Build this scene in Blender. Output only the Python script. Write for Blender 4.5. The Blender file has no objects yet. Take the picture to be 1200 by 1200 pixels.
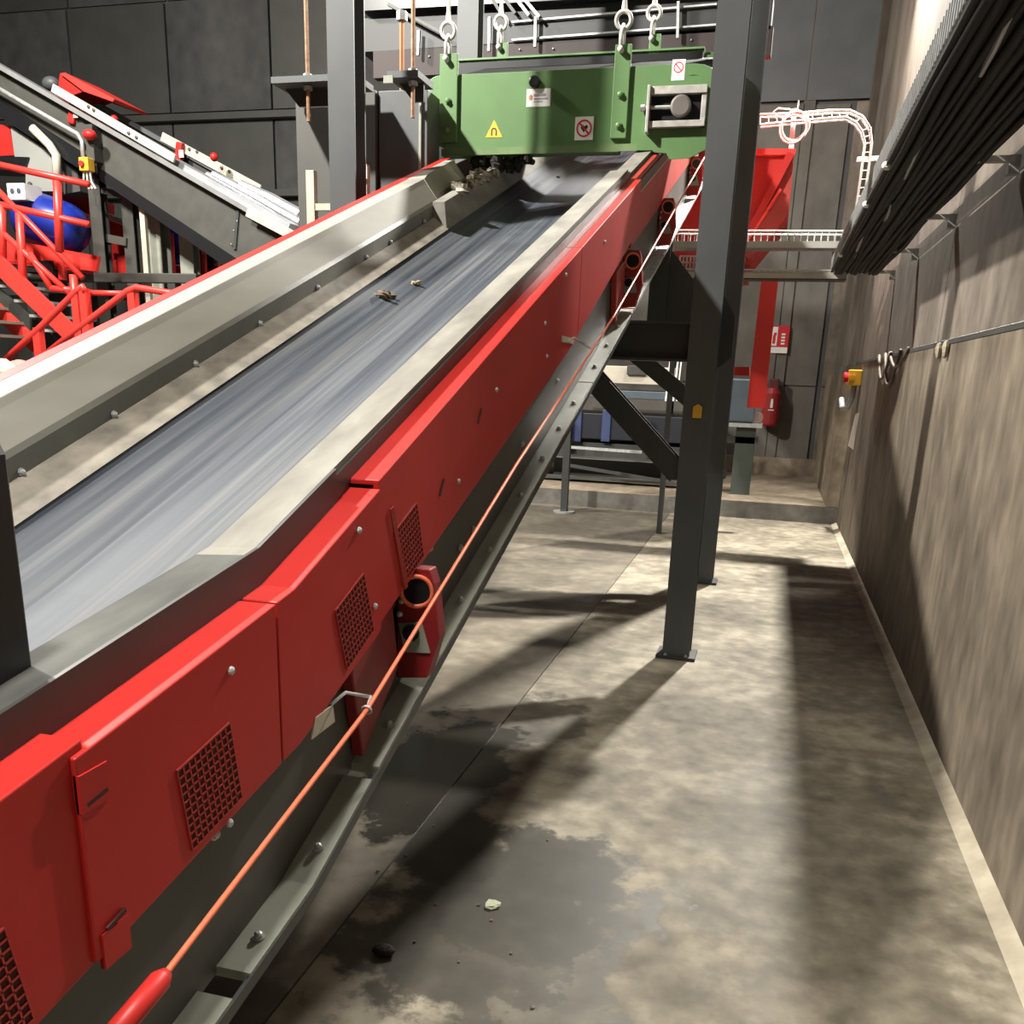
import bpy, bmesh, math, random
from mathutils import Vector, Matrix
random.seed(7)
sc = bpy.context.scene
COL = sc.collection

# ------------------------------------------------------------------ camera
# world: x = towards the right wall, y = along that wall, z = up, metres; eye height 1.6 m
FPX, PYC, EYE = 1073.0, 758.0, Vector((0, 0, 1.6))
_p, _r, _y = math.radians(16.66), math.radians(2.08), math.radians(-14.79)
FWD = Vector((math.sin(_y)*math.cos(_p), math.cos(_y)*math.cos(_p), -math.sin(_p)))
_rt = Vector((math.cos(_y), -math.sin(_y), 0)); _up = _rt.cross(FWD)
RGT = _rt*math.cos(_r) + _up*math.sin(_r)
UPV = -_rt*math.sin(_r) + _up*math.cos(_r)
cam = bpy.data.objects.new('camera', bpy.data.cameras.new('camera'))
COL.objects.link(cam)
cam.matrix_world = Matrix((( RGT.x, UPV.x, -FWD.x, EYE.x), (RGT.y, UPV.y, -FWD.y, EYE.y), (RGT.z, UPV.z, -FWD.z, EYE.z), (0, 0, 0, 1)))
cam.data.sensor_width = 36; cam.data.lens = FPX/1200*36
cam.data.shift_y = (PYC-600)/1200          # the photograph is the upper part of a taller frame
cam.data.clip_start = 0.05
sc.camera = cam

# ------------------------------------------------------------------ world, light, exposure
w = bpy.data.worlds.new('world'); sc.world = w; w.use_nodes = True
w.node_tree.nodes['Background'].inputs[0].default_value = (0.5, 0.5, 0.5, 1)
w.node_tree.nodes['Background'].inputs[1].default_value = 0.03
vs = sc.view_settings
vs.view_transform = 'Standard'; vs.look = 'None'; vs.gamma = 1; vs.use_curve_mapping = False
vs.exposure = 0.72

def lamp(name, loc, target, power, size, col=(1, .965, .89), spread=180, shape='DISK'):
    d = bpy.data.lights.new(name, 'AREA'); d.energy = power; d.shape = shape; d.size = size; d.color = col
    d.spread = math.radians(spread)
    o = bpy.data.objects.new(name, d); COL.objects.link(o)
    o.location = loc
    o.rotation_euler = (Vector(target)-Vector(loc)).to_track_quat('-Z', 'Y').to_euler()
    return o
LAMPS = [  # name, position, target, power, size, beam angle
    ('lamp_hall', (-5.2, 3.0, 6.95), (-.8, 5.6, 1.4), 880, .3, 180),
    ('lamp_wall', (.60, 10.5, 6.5), (-1.1, 7.2, 0), 470, .25, 120),
    ('lamp_bay', (-8.0, 5.5, 7.4), (-6.5, 11, 1), 600, .6, 180),
    ('lamp_rear', (-1.05, -.6, 8.2), (-1.05, .4, 0), 100, .8, 70),
    ('lamp_end', (-2.6, 12.6, 6.4), (-1.8, 10.5, 0), 75, .5, 180),
]
for n, a, b, p, s, g in LAMPS: lamp(n, a, b, p, s, spread=g)

# ------------------------------------------------------------------ pixel helpers (direction only; a plane gives the distance)
def ray(u, v): return RGT*((u-600)/FPX) - UPV*((v-PYC)/FPX) + FWD
def hit(u, v, ax, val):
    d = ray(u, v); return EYE + d*((val-EYE[ax])/d[ax])
def PX(u, v, x): return hit(u, v, 0, x)
def PY(u, v, y): return hit(u, v, 1, y)
def PZ(u, v, z=0): return hit(u, v, 2, z)

# ------------------------------------------------------------------ materials
MATS = {}
def nt(m): return m.node_tree.nodes, m.node_tree.links
def mat(name, col, rough=.5, metal=0, var=.12, scale=6, stretch=None, bump=.0, col2=None, spec=.5, emit=None, rvar=.0, detail=4):
    if name in MATS: return MATS[name]
    m = bpy.data.materials.new(name); m.use_nodes = True; N, L = nt(m)
    b = N['Principled BSDF']
    b.inputs['Roughness'].default_value = rough; b.inputs['Metallic'].default_value = metal
    b.inputs['Specular IOR Level'].default_value = spec
    tc = N.new('ShaderNodeTexCoord'); mp = N.new('ShaderNodeMapping')
    if stretch: mp.inputs['Scale'].default_value = stretch
    L.new(tc.outputs['Object'], mp.inputs[0])
    nz = N.new('ShaderNodeTexNoise'); nz.inputs['Scale'].default_value = scale; nz.inputs['Detail'].default_value = detail
    L.new(mp.outputs[0], nz.inputs['Vector'])
    cr = N.new('ShaderNodeValToRGB')
    c1 = [max(0, c*(1-var)) for c in col]; c2 = col2 or [min(1, c*(1+var)) for c in col]
    cr.color_ramp.elements[0].position = .3; cr.color_ramp.elements[1].position = .7
    cr.color_ramp.elements[0].color = (*c1, 1); cr.color_ramp.elements[1].color = (*c2, 1)
    L.new(nz.outputs[0], cr.inputs[0]); L.new(cr.outputs[0], b.inputs['Base Color'])
    if rvar:
        mr = N.new('ShaderNodeMapRange'); mr.inputs[1].default_value = .3; mr.inputs[2].default_value = .7
        mr.inputs[3].default_value = max(.02, rough-rvar); mr.inputs[4].default_value = min(1, rough+rvar)
        L.new(nz.outputs[0], mr.inputs[0]); L.new(mr.outputs[0], b.inputs['Roughness'])
    if bump:
        bp = N.new('ShaderNodeBump'); bp.inputs['Strength'].default_value = bump; bp.inputs['Distance'].default_value = .01
        L.new(nz.outputs[0], bp.inputs['Height']); L.new(bp.outputs[0], b.inputs['Normal'])
    if emit:
        b.inputs['Emission Color'].default_value = (*emit[:3], 1); b.inputs['Emission Strength'].default_value = emit[3]
    MATS[name] = m; return m

RED = mat('red_paint', (.43, .020, .016), .45, spec=.3, var=.08, scale=3)
REDD = mat('red_paint_darker', (.36, .03, .022), .5, var=.15, scale=5)  # darker red; carries the shade of the chute's side sheet
REDK = mat('red_paint_shaded', (.20, .008, .010), .5, var=.2, scale=8)  # near roller bracket's red with its shade put into the colour
REDB = mat('red_rail_paint', (.72, .04, .03), .4, var=.05)
GREY = mat('pebble_grey_paint', (.235, .225, .195), .65, spec=.25, var=.07, scale=4, stretch=(3, .6, 3))
DUST = mat('dusty_grey_paint', (.19, .18, .155), .8, spec=.2, var=.25, scale=4, stretch=(3, .8, 3), bump=.1, detail=7)
RUB = mat('dirty_skirt_rubber', (.20, .18, .15), .75, var=.35, scale=7, stretch=(2, 1, 2), col2=(.30, .27, .22), bump=.25, detail=7)
DARK = mat('anthracite_steel', (.040, .041, .038), .45, var=.15, scale=4)
DARK2 = mat('dark_stringer_steel', (.055, .054, .046), .5, var=.2, scale=5)
LIP = mat('lit_grey_green_steel', (.27, .28, .23), .45, var=.12, scale=8)  # light falling on the stringer lip is put into this colour
COLM = mat('slate_column_paint', (.078, .083, .085), .5, var=.12, scale=3)
CLAD = mat('grey_cladding', (.062, .061, .055), .55, var=.12, scale=3)
GREEN = mat('green_paint', (.095, .185, .066), .42, var=.07, scale=5)
GRND = mat('green_paint_dusty', (.12, .19, .07), .6, var=.2, scale=7)
GALV = mat('galvanised_steel', (.42, .43, .42), .5, metal=.5, var=.2, scale=25)
WHT = mat('white_paint', (.72, .71, .68), .5, var=.05)
CREAM = mat('cream_paint', (.46, .42, .34), .55, var=.1)
BLK = mat('black_plastic', (.008, .008, .009), .35, var=.1)
BLKC = mat('black_cable', (.006, .006, .006), .6, spec=.2, var=.25, scale=30)
YEL = mat('yellow_plastic', (.75, .42, .03), .45, var=.06)
BLUE = mat('blue_enamel', (.008, .022, .22), .3, var=.15, scale=5)
COPP = mat('orange_cord', (.72, .15, .07), .45, var=.1, scale=40)
RUST = mat('threaded_rod', (.30, .17, .10), .55, metal=.4, var=.3, scale=40)
WIRE = mat('zinc_wire', (.50, .49, .45), .6, metal=0, var=.05)
SILV = mat('silver_sheet', (.40, .41, .43), .4, metal=.6, var=.1, scale=5)
DIRT = mat('brown_waste', (.07, .045, .025), .9, var=.5, scale=40, col2=(.28, .2, .12), bump=.6)
PAPER = mat('paper', (.8, .79, .75), .7, var=.04)
INK = mat('black_ink', (.012, .012, .012), .6, var=.0)
SRED = mat('sign_red', (.55, .02, .03), .5, var=.03)
SGREY = mat('grey_ink', (.3, .3, .3), .6, var=.0)
VOID = mat('vent_shadow_mesh', (.05, .006, .005), .8, var=.1)
BLUEG = mat('blue_grey_enamel', (.065, .085, .10), .45, var=.1)
DUCT = mat('brown_red_panel', (.02, .008, .007), .6, var=.3, scale=3)

def belt_mat():
    m = bpy.data.materials.new('conveyor_belt_rubber'); m.use_nodes = True; N, L = nt(m); b = N['Principled BSDF']; b.inputs['Specular IOR Level'].default_value = .25
    tc = N.new('ShaderNodeTexCoord')
    def noise(sx, sy, s, d):
        mp = N.new('ShaderNodeMapping'); mp.inputs['Scale'].default_value = (sx, sy, 0); L.new(tc.outputs['Object'], mp.inputs[0])
        n = N.new('ShaderNodeTexNoise'); n.inputs['Scale'].default_value = s; n.inputs['Detail'].default_value = d
        L.new(mp.outputs[0], n.inputs['Vector']); return n
    n1 = noise(9, .22, 1.6, 5); n2 = noise(30, .5, 1.6, 4)
    mx = N.new('ShaderNodeMath'); mx.operation = 'MULTIPLY_ADD'; mx.inputs[1].default_value = .4
    L.new(n2.outputs[0], mx.inputs[0])
    m2 = N.new('ShaderNodeMath'); m2.operation = 'MULTIPLY'; m2.inputs[1].default_value = .6
    L.new(n1.outputs[0], m2.inputs[0]); L.new(m2.outputs[0], mx.inputs[2])
    cr = N.new('ShaderNodeValToRGB'); e = cr.color_ramp.elements
    e[0].position = .36; e[0].color = (.018, .023, .034, 1); e[1].position = .66; e[1].color = (.115, .117, .12, 1)
    k = e.new(.5); k.color = (.052, .059, .072, 1)
    L.new(mx.outputs[0], cr.inputs[0]); L.new(cr.outputs[0], b.inputs['Base Color'])
    mr = N.new('ShaderNodeMapRange'); mr.inputs[1].default_value = .35; mr.inputs[2].default_value = .65; mr.inputs[3].default_value = .5; mr.inputs[4].default_value = .72
    L.new(mx.outputs[0], mr.inputs[0]); L.new(mr.outputs[0], b.inputs['Roughness'])
    return m
BELT = belt_mat()

def concrete(name, dark, mid, light, rough, streak=None, stains_and_shade=(), joint=False, wet=()):
    """mottled concrete; stains = (x, y, rx, ry, strength) dark marks on the floor, some oil or damp, one a painted-in shadow"""
    m = bpy.data.materials.new(name); m.use_nodes = True; N, L = nt(m); b = N['Principled BSDF']; b.inputs['Specular IOR Level'].default_value = .28
    tc = N.new('ShaderNodeTexCoord'); mp = N.new('ShaderNodeMapping'); L.new(tc.outputs['Object'], mp.inputs[0])
    if streak: mp.inputs['Scale'].default_value = streak
    n1 = N.new('ShaderNodeTexNoise'); n1.inputs['Scale'].default_value = 1.3; n1.inputs['Detail'].default_value = 8; n1.inputs['Roughness'].default_value = .62
    n2 = N.new('ShaderNodeTexNoise'); n2.inputs['Scale'].default_value = 9; n2.inputs['Detail'].default_value = 6
    for n in (n1, n2): L.new(mp.outputs[0], n.inputs['Vector'])
    ad = N.new('ShaderNodeMath'); ad.operation = 'MULTIPLY_ADD'; ad.inputs[1].default_value = .35; L.new(n2.outputs[0], ad.inputs[0])
    ml = N.new('ShaderNodeMath'); ml.operation = 'MULTIPLY'; ml.inputs[1].default_value = .65; L.new(n1.outputs[0], ml.inputs[0]); L.new(ml.outputs[0], ad.inputs[2])
    cr = N.new('ShaderNodeValToRGB'); e = cr.color_ramp.elements
    e[0].position = .36; e[0].color = (*dark, 1); e[1].position = .64; e[1].color = (*light, 1); k = e.new(.5); k.color = (*mid, 1)
    L.new(ad.outputs[0], cr.inputs[0])
    colo = cr.outputs[0]; rsock = None
    sep = N.new('ShaderNodeSeparateXYZ'); L.new(tc.outputs['Object'], sep.inputs[0])
    def M(op, a, bb, c=None, clamp=False):
        q = N.new('ShaderNodeMath'); q.operation = op; q.use_clamp = clamp
        for i, s in enumerate((a, bb, c)):
            if s is None: continue
            if isinstance(s, (int, float)): q.inputs[i].default_value = s
            else: L.new(s, q.inputs[i])
        return q.outputs[0]
    n3 = N.new('ShaderNodeTexNoise'); n3.inputs['Scale'].default_value = 3.2; n3.inputs['Detail'].default_value = 9; n3.inputs['Roughness'].default_value = .7; L.new(tc.outputs['Object'], n3.inputs['Vector'])
    warp = M('MULTIPLY_ADD', n3.outputs[0], 2.4, M('MULTIPLY_ADD', n2.outputs[0], .6, -.45))   # about 1.05 in the mean
    tot = None
    for (x, y, rx, ry, st) in stains_and_shade:
        dx = M('DIVIDE', M('SUBTRACT', sep.outputs[0], x), rx); dy = M('DIVIDE', M('SUBTRACT', sep.outputs[1], y), ry)
        d = M('SQRT', M('ADD', M('MULTIPLY', dx, dx), M('MULTIPLY', dy, dy)), 0)
        v = M('SUBTRACT', 2.05, M('ADD', d, warp))
        v = M('MULTIPLY', M('MULTIPLY', v, 4.5, clamp=True), st)
        tot = v if tot is None else M('MAXIMUM', tot, v)
    if tot is not None:
        mix = N.new('ShaderNodeMix'); mix.data_type = 'RGBA'; mix.inputs[7].default_value = (.020, .018, .013, 1)
        L.new(tot, mix.inputs[0]); L.new(colo, mix.inputs[6]); colo = mix.outputs[2]
        rsock = M('MULTIPLY_ADD', tot, -.30, rough)
    L.new(colo, b.inputs['Base Color'])
    if rsock is not None: L.new(rsock, b.inputs['Roughness'])
    else: b.inputs['Roughness'].default_value = rough
    bp = N.new('ShaderNodeBump'); bp.inputs['Strength'].default_value = .18; bp.inputs['Distance'].default_value = .01
    L.new(ad.outputs[0], bp.inputs['Height']); L.new(bp.outputs[0], b.inputs['Normal'])
    return m
FLOORM = concrete('floor_concrete', (.085, .073, .053), (.185, .162, .12), (.35, .31, .235), .68,
    stains_and_shade=[(-1.12, 3.35, .28, .72, .93), (-.62, 2.55, .42, .50, .84), (-.95, 2.75, .25, .30, .9), (-.72, 2.2, .4, .4, .78),
            (-.98, 4.05, .3, .35, .6), (-.45, 2.05, .3, .35, .6), (-1.6, 6.55, .38, .2, .6), (.35, 3.0, .5, 1.2, .22), (.4, 7.5, .4, 1.5, .28)])  # the patch below the magnet is its cast shadow, painted into the floor
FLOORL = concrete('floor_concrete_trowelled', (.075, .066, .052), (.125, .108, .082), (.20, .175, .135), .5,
    stains_and_shade=[(-1.22, 3.35, .28, .72, .93), (-1.6, 6.55, .5, .2, .55), (-1.2, 1.7, .25, .2, .5)])  # second entry: the magnet's shadow put into the floor colour
WALLLO = concrete('wall_concrete_stained', (.075, .060, .045), (.145, .118, .088), (.24, .20, .148), .75, streak=(1, 1.1, .5))
WALLUP = concrete('wall_concrete_panel', (.085, .070, .055), (.15, .125, .10), (.22, .185, .15), .75, streak=(1, .9, .6))
WALLUL = concrete('wall_concrete_light', (.10, .087, .067), (.135, .118, .094), (.17, .152, .125), .75, streak=(1, .8, .4))
BACKM = concrete('back_wall_grey', (.085, .078, .068), (.125, .115, .10), (.16, .148, .13), .7, streak=(.5, 1, .3))
BACKD = concrete('back_wall_dark', (.05, .049, .047), (.075, .074, .072), (.10, .098, .094), .7, streak=(.5, 1, .4))
PLINTH = concrete('plinth_concrete', (.13, .10, .072), (.20, .16, .115), (.30, .25, .18), .7)
KERBM = concrete('kerb_concrete', (.07, .066, .058), (.12, .112, .098), (.19, .175, .15), .65)
STRIP = concrete('mortar_fillet', (.22, .19, .14), (.32, .28, .21), (.45, .40, .30), .8)

# ------------------------------------------------------------------ mesh builder
class MB:
    def __init__(s): s.v = []; s.f = []
    def add(s, vs, fs):
        n = len(s.v); s.v += [Vector(p) for p in vs]; s.f += [tuple(n+i for i in f) for f in fs]; return s
    def box(s, lo, hi):
        x0, y0, z0 = lo; x1, y1, z1 = hi
        return s.add([(x0,y0,z0),(x1,y0,z0),(x1,y1,z0),(x0,y1,z0),(x0,y0,z1),(x1,y0,z1),(x1,y1,z1),(x0,y1,z1)],
                     [(0,3,2,1),(4,5,6,7),(0,1,5,4),(1,2,6,5),(2,3,7,6),(3,0,4,7)])
    def prism(s, poly, vec):
        n = len(poly); a = [Vector(p) for p in poly]; b = [p+Vector(vec) for p in a]
        return s.add(a+b, [tuple(range(n))[::-1], tuple(range(n, 2*n))]+[(i, (i+1) % n, n+(i+1) % n, n+i) for i in range(n)])
    def bar(s, p, q, w, h, up=(0, 0, 1)):
        """rectangular bar p->q, w across, h along up"""
        p, q = Vector(p), Vector(q); d = (q-p).normalized(); up = Vector(up)
        sd = d.cross(up)
        if sd.length < 1e-4: sd = d.cross(Vector((0, 1, 0)))
        sd.normalize(); u = sd.cross(d).normalized()
        r = [p+sd*(a*w/2)+u*(b*h/2) for a, b in ((-1,-1),(1,-1),(1,1),(-1,1))]
        return s.prism(r, q-p)
    def tube(s, pts, r, n=8):
        pts = [Vector(p) for p in pts]; m = len(pts); rings = []
        ref = None
        for i, p in enumerate(pts):
            d = (pts[min(i+1, m-1)]-pts[max(i-1, 0)]).normalized()
            if ref is None: ref = Vector((0, 0, 1)) if abs(d.z) < .9 else Vector((1, 0, 0))
            a = d.cross(ref).normalized(); b = a.cross(d).normalized(); ref = b
            rr = r[i] if isinstance(r, (list, tuple)) else r
            rings.append([p+a*(rr*math.cos(t*2*math.pi/n))+b*(rr*math.sin(t*2*math.pi/n)) for t in range(n)])
        vs = [q for R in rings for q in R]
        fs = [(i*n+t, i*n+(t+1) % n, (i+1)*n+(t+1) % n, (i+1)*n+t) for i in range(m-1) for t in range(n)]
        fs += [tuple(range(n))[::-1], tuple((m-1)*n+t for t in range(n))]
        return s.add(vs, fs)
    def ring(s, c, ax, R, r, n=20, k=6):
        ax = Vector(ax).normalized(); a = ax.orthogonal().normalized(); b = ax.cross(a); vs = []
        for i in range(n):
            t = 2*math.pi*i/n; e = a*math.cos(t)+b*math.sin(t)
            for j in range(k):
                q = 2*math.pi*j/k; vs.append(Vector(c)+e*(R+r*math.cos(q))+ax*(r*math.sin(q)))
        return s.add(vs, [(i*k+j, ((i+1) % n)*k+j, ((i+1) % n)*k+(j+1) % k, i*k+(j+1) % k) for i in range(n) for j in range(k)])
    def hsec(s, p, q, wdt, dep, tf, tw, up):
        """H section from p to q; up = direction across the flanges"""
        p, q = Vector(p), Vector(q); d = (q-p).normalized(); u = Vector(up); sd = d.cross(u).normalized(); u = sd.cross(d).normalized()
        o = [(-wdt/2,-dep/2),(wdt/2,-dep/2),(wdt/2,-dep/2+tf),(tw/2,-dep/2+tf),(tw/2,dep/2-tf),(wdt/2,dep/2-tf),(wdt/2,dep/2),(-wdt/2,dep/2),(-wdt/2,dep/2-tf),(-tw/2,dep/2-tf),(-tw/2,-dep/2+tf),(-wdt/2,-dep/2+tf)]
        return s.prism([p+sd*a+u*b for a, b in o], q-p)
    def ball(s, c, r, seg=8, rg=6, sq=(1, 1, 1), jit=0):
        c = Vector(c); vs = [c+Vector((0, 0, r*sq[2]))]
        for i in range(1, rg):
            th = math.pi*i/rg
            for j in range(seg):
                ph = 2*math.pi*j/seg; k = 1+random.uniform(-jit, jit)
                vs.append(c+Vector((r*sq[0]*k*math.sin(th)*math.cos(ph), r*sq[1]*k*math.sin(th)*math.sin(ph), r*sq[2]*k*math.cos(th))))
        vs.append(c-Vector((0, 0, r*sq[2]))); last = len(vs)-1
        fs = [(0, 1+j, 1+(j+1) % seg) for j in range(seg)]
        fs += [(1+i*seg+j, 1+(i+1)*seg+j, 1+(i+1)*seg+(j+1) % seg, 1+i*seg+(j+1) % seg) for i in range(rg-2) for j in range(seg)]
        fs += [(last, 1+(rg-2)*seg+(j+1) % seg, 1+(rg-2)*seg+j) for j in range(seg)]
        return s.add(vs, fs)
    def loft(s, rings):
        n = len(rings[0]); m = len(rings); vs = [p for R in rings for p in R]
        fs = [(i*n+t, i*n+(t+1) % n, (i+1)*n+(t+1) % n, (i+1)*n+t) for i in range(m-1) for t in range(n)]
        fs += [tuple(range(n))[::-1], tuple((m-1)*n+t for t in range(n))]
        return s.add(vs, fs)
    def build(s, name, m, parent=None, smooth=False, bevel=0):
        off = wloc(parent) if parent else Vector((0, 0, 0))
        me = bpy.data.meshes.new(name); me.from_pydata([p-off for p in s.v], [], s.f)
        bm = bmesh.new(); bm.from_mesh(me); bmesh.ops.recalc_face_normals(bm, faces=bm.faces); bm.to_mesh(me); bm.free()
        me.materials.append(m)
        if smooth:
            for p in me.polygons: p.use_smooth = True
        o = bpy.data.objects.new(name, me); COL.objects.link(o)
        if parent: o.parent = parent
        if bevel:
            b = o.modifiers.new('bevel', 'BEVEL'); b.width = bevel; b.segments = 2; b.limit_method = 'ANGLE'; b.angle_limit = math.radians(40)
        return o
def wloc(o):
    v = Vector((0, 0, 0))
    while o: v += o.location; o = o.parent
    return v
def thing(name, label, cat, loc=(0, 0, 0), group=None):
    o = bpy.data.objects.new(name, None); COL.objects.link(o); o.location = loc; o.empty_display_size = .1
    return tag(o, label, cat, group)
def tag(o, label, cat, group=None):
    o['label'] = label; o['category'] = cat
    if group: o['group'] = group
    return o
def struct(o): o['kind'] = 'structure'; return o
def put(src, name, loc, parent, rot=None):
    """another object on shared mesh data"""
    o = bpy.data.objects.new(name, src); COL.objects.link(o); o.parent = parent
    o.location = Vector(loc)-wloc(parent)
    if rot: o.rotation_euler = rot
    return o
def dataof(mb, name, m, smooth=False):
    me = bpy.data.meshes.new(name); me.from_pydata(mb.v, [], mb.f); me.materials.append(m)
    if smooth:
        for p in me.polygons: p.use_smooth = True
    return me
# dome-head bolts: one faces +x (side), one faces up
_b = MB(); _b.tube([(0, 0, 0), (.004, 0, 0)], .0125, 8); _b.tube([(.004, 0, 0), (.009, 0, 0), (.012, 0, 0)], [.009, .008, .004], 8)
BOLTX = dataof(_b, 'bolt', GALV)
_b = MB(); _b.tube([(0, 0, 0), (0, 0, .003)], .013, 8); _b.tube([(0, 0, .003), (0, 0, .010), (0, 0, .013)], [.009, .008, .004], 8)
BOLTZ = dataof(_b, 'bolt', GALV)
_b = MB(); _b.tube([(0, 0, 0), (0, -.008, 0)], .022, 8); _b.tube([(0, -.008, 0), (0, -.022, 0), (0, -.026, 0)], [.016, .015, .007], 8)
BOLTY = dataof(_b, 'bolt', GREEN)
_b = MB(); _b.tube([(0, 0, 0), (0, -.006, 0), (0, -.009, 0)], [.009, .008, .004], 8)
BOLTS = dataof(_b, 'bolt', GALV)
_b = MB(); _b.tube([(0, 0, 0), (0, -.012, 0), (0, -.016, 0)], [.02, .018, .008], 8)
BOLTD = dataof(_b, 'bolt', DARK2)
_b = MB(); _b.tube([(0, 0, 0), (.004, 0, 0), (.007, 0, 0)], [.008, .007, .003], 8)
BOLTP = dataof(_b, 'bolt', GALV)

# ------------------------------------------------------------------ the hall
WX = .89          # right wall face
JX = -1.07        # joint in the floor
YB = 15.2         # back wall
struct(MB().box((JX+.004, -5, -.25), (WX+.4, 11.5, 0)).build('floor', FLOORM))
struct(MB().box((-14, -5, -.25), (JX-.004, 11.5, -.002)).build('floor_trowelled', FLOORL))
struct(MB().box((-14, 11.5, -.25), (WX+.4, YB+.4, .2)).build('floor_step', KERBM))
o = MB().box((-14, 11.5, .2), (WX, YB, .206)).build('trim_1', PLINTH); struct(o)
struct(MB().box((JX-.004, -5, -.25), (JX+.004, 11.5, -.006)).build('trim_2', DARK))
# right wall: thick stained lower part, upper panels set back over a ledge
wr = struct(MB().box((WX, -5, -.2), (WX+.4, YB+.3, 1.84)).build('wall_right', WALLLO))
yj = [-5, -1.2, 2.55, 6.3, 10.05, 11.9, YB+.3]
for a, b in zip(yj[:-1], yj[1:]):
    MB().box((WX+.035, a+.006, 1.84), (WX+.4, b-.006, 3.35)).build('panel', WALLUP, wr)
    MB().box((WX+.045, a+.006, 3.36), (WX+.4, b-.006, 8.6)).build('panel', WALLUL, wr)
MB().prism([(WX+.03, -5, 1.865), (WX-.002, -5, 1.855), (WX-.004, -5, 1.83), (WX+.03, -5, 1.83)], (0, 16.8, 0)).build('ledge', DARK, wr)  # dark strip: the shadow gap over the ledge drawn as colour
MB().box((WX-.14, 11.5, .2), (WX, YB, 1.72)).build('trim_4', PLINTH)['kind'] = 'structure'
MB().prism([(WX-.055, -5, 0), (WX+.01, -5, 0), (WX+.01, -5, .035)], (0, 16.49, 0)).build('trim_5', STRIP)['kind'] = 'structure'
struct(MB().box((WX-.03, 14.7, .2), (WX+.2, YB+.1, 8.6)).build('trim_3', WALLUL))
# back wall: concrete panels between joints, plinth at the foot
wb = struct(MB().box((-14, YB+.1, -.2), (WX+.4, YB+.4, 8.6)).build('wall_back', BACKD))
MB().box((-3.2, YB-.06, .2), (WX, YB+.12, .47)).build('trim_6', PLINTH)['kind'] = 'structure'
xs = [(-1.5, -.02, BACKM, YB+.02), (.14, .62, BACKM, YB+.07), (.70, .89, WALLUP, YB-.02), (-3.2, -1.53, BACKM, YB+.02)]
for a, b, m, y in xs:
    for z0, z1 in ((.47, 1.55), (1.565, 3.55), (3.57, 5.4)):
        MB().box((a, y, z0), (b, y+.1, z1)).build('panel', m, wb)
MB().box((-.02, YB+.04, .47), (.14, YB+.12, 8.5)).build('pilaster', BACKM, wb)
xg = [-14, -12.2, -10.3, -8.4, -7.05, -5.8, -4.5, -3.22]
for i, (a, b) in enumerate(zip(xg[:-1], xg[1:])):
    for j, (z0, z1) in enumerate(((.2, 2.6), (2.64, 4.3), (4.36, 5.45), (5.6, 7.2), (7.25, 8.5))):
        d = .03*((i*3+j*2) % 3)
        MB().box((a+.02, YB+d, z0), (b-.02, YB+.11, z1)).build('panel', BACKD if (i+j) % 2 else CLAD, wb)
for z in (5.5, 4.33): MB().box((-14, YB-.12, z-.05), (-3.2, YB+.1, z+.05)).build('ledge', CLAD, wb)
for a, b in ((-3.2, -1.5), (-1.48, 0), (.02, .89)):
    MB().box((a, YB+.03, 5.45), (b, YB+.12, 8.5)).build('panel', COLM, wb)
struct(MB().box((-14.3, -5, -.2), (-14, YB+.4, 8.6)).build('wall_left', BACKD))
struct(MB().box((-14.3, -5.3, -.2), (WX+.4, -5, 8.6)).build('wall_front', BACKM))
struct(MB().box((-14.3, -5.3, 8.6), (WX+.4, YB+.4, 8.9)).build('ceiling', BACKD))

# ------------------------------------------------------------------ the inclined belt conveyor
SU, SL, YK = .353, .165, 1.5            # slope of the upper and the lower run, station of the bend
def cz(y, a): return a + (SU*y if y > YK else SU*YK + SL*(y-YK))
def cdir(y): return Vector((0, 1, SU if y > YK else SL)).normalized()
def stations(y0, y1, fine=False):
    l = [y0, y1] + ([YK] if y0 < YK < y1 else [])
    if fine: l += [y for y in (YK-.5, YK-.35, YK-.2, YK-.1, YK+.1, YK+.2, YK+.35, YK+.5) if y0 < y < y1]
    return sorted(set(l))
def sz(y, a):                            # eased bend for the rubber belt
    t = max(-.5, min(.5, y-YK)); base = cz(y, a)
    return base + (.5-abs(t))**2*(SU-SL)*.5
def run(prof, y0, y1, name, m, parent, bevel=0, fine=False, smooth=False):
    f = sz if fine else cz
    return MB().loft([[Vector((x, y, f(y, a))) for x, a in prof] for y in stations(y0, y1, fine)]).build(name, m, parent, smooth=smooth, bevel=bevel)
def mir(prof): return [(-3.06-x, a) for x, a in prof][::-1]
Y0, Y1 = -.9, 9.5
conv = thing('belt_conveyor', 'long inclined conveyor with dark rubber belt and red side covers rising under the green magnet', 'conveyor', (-1.53, 3, 0))
belt_p = [(-1.89, .475), (-1.80, .425), (-1.68, .385), (-1.38, .385), (-1.26, .425), (-1.17, .475), (-1.17, .463), (-1.26, .413), (-1.38, .373), (-1.68, .373), (-1.80, .413), (-1.89, .463)]
run(belt_p, Y0, Y1, 'belt', BELT, conv, fine=True)
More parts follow.
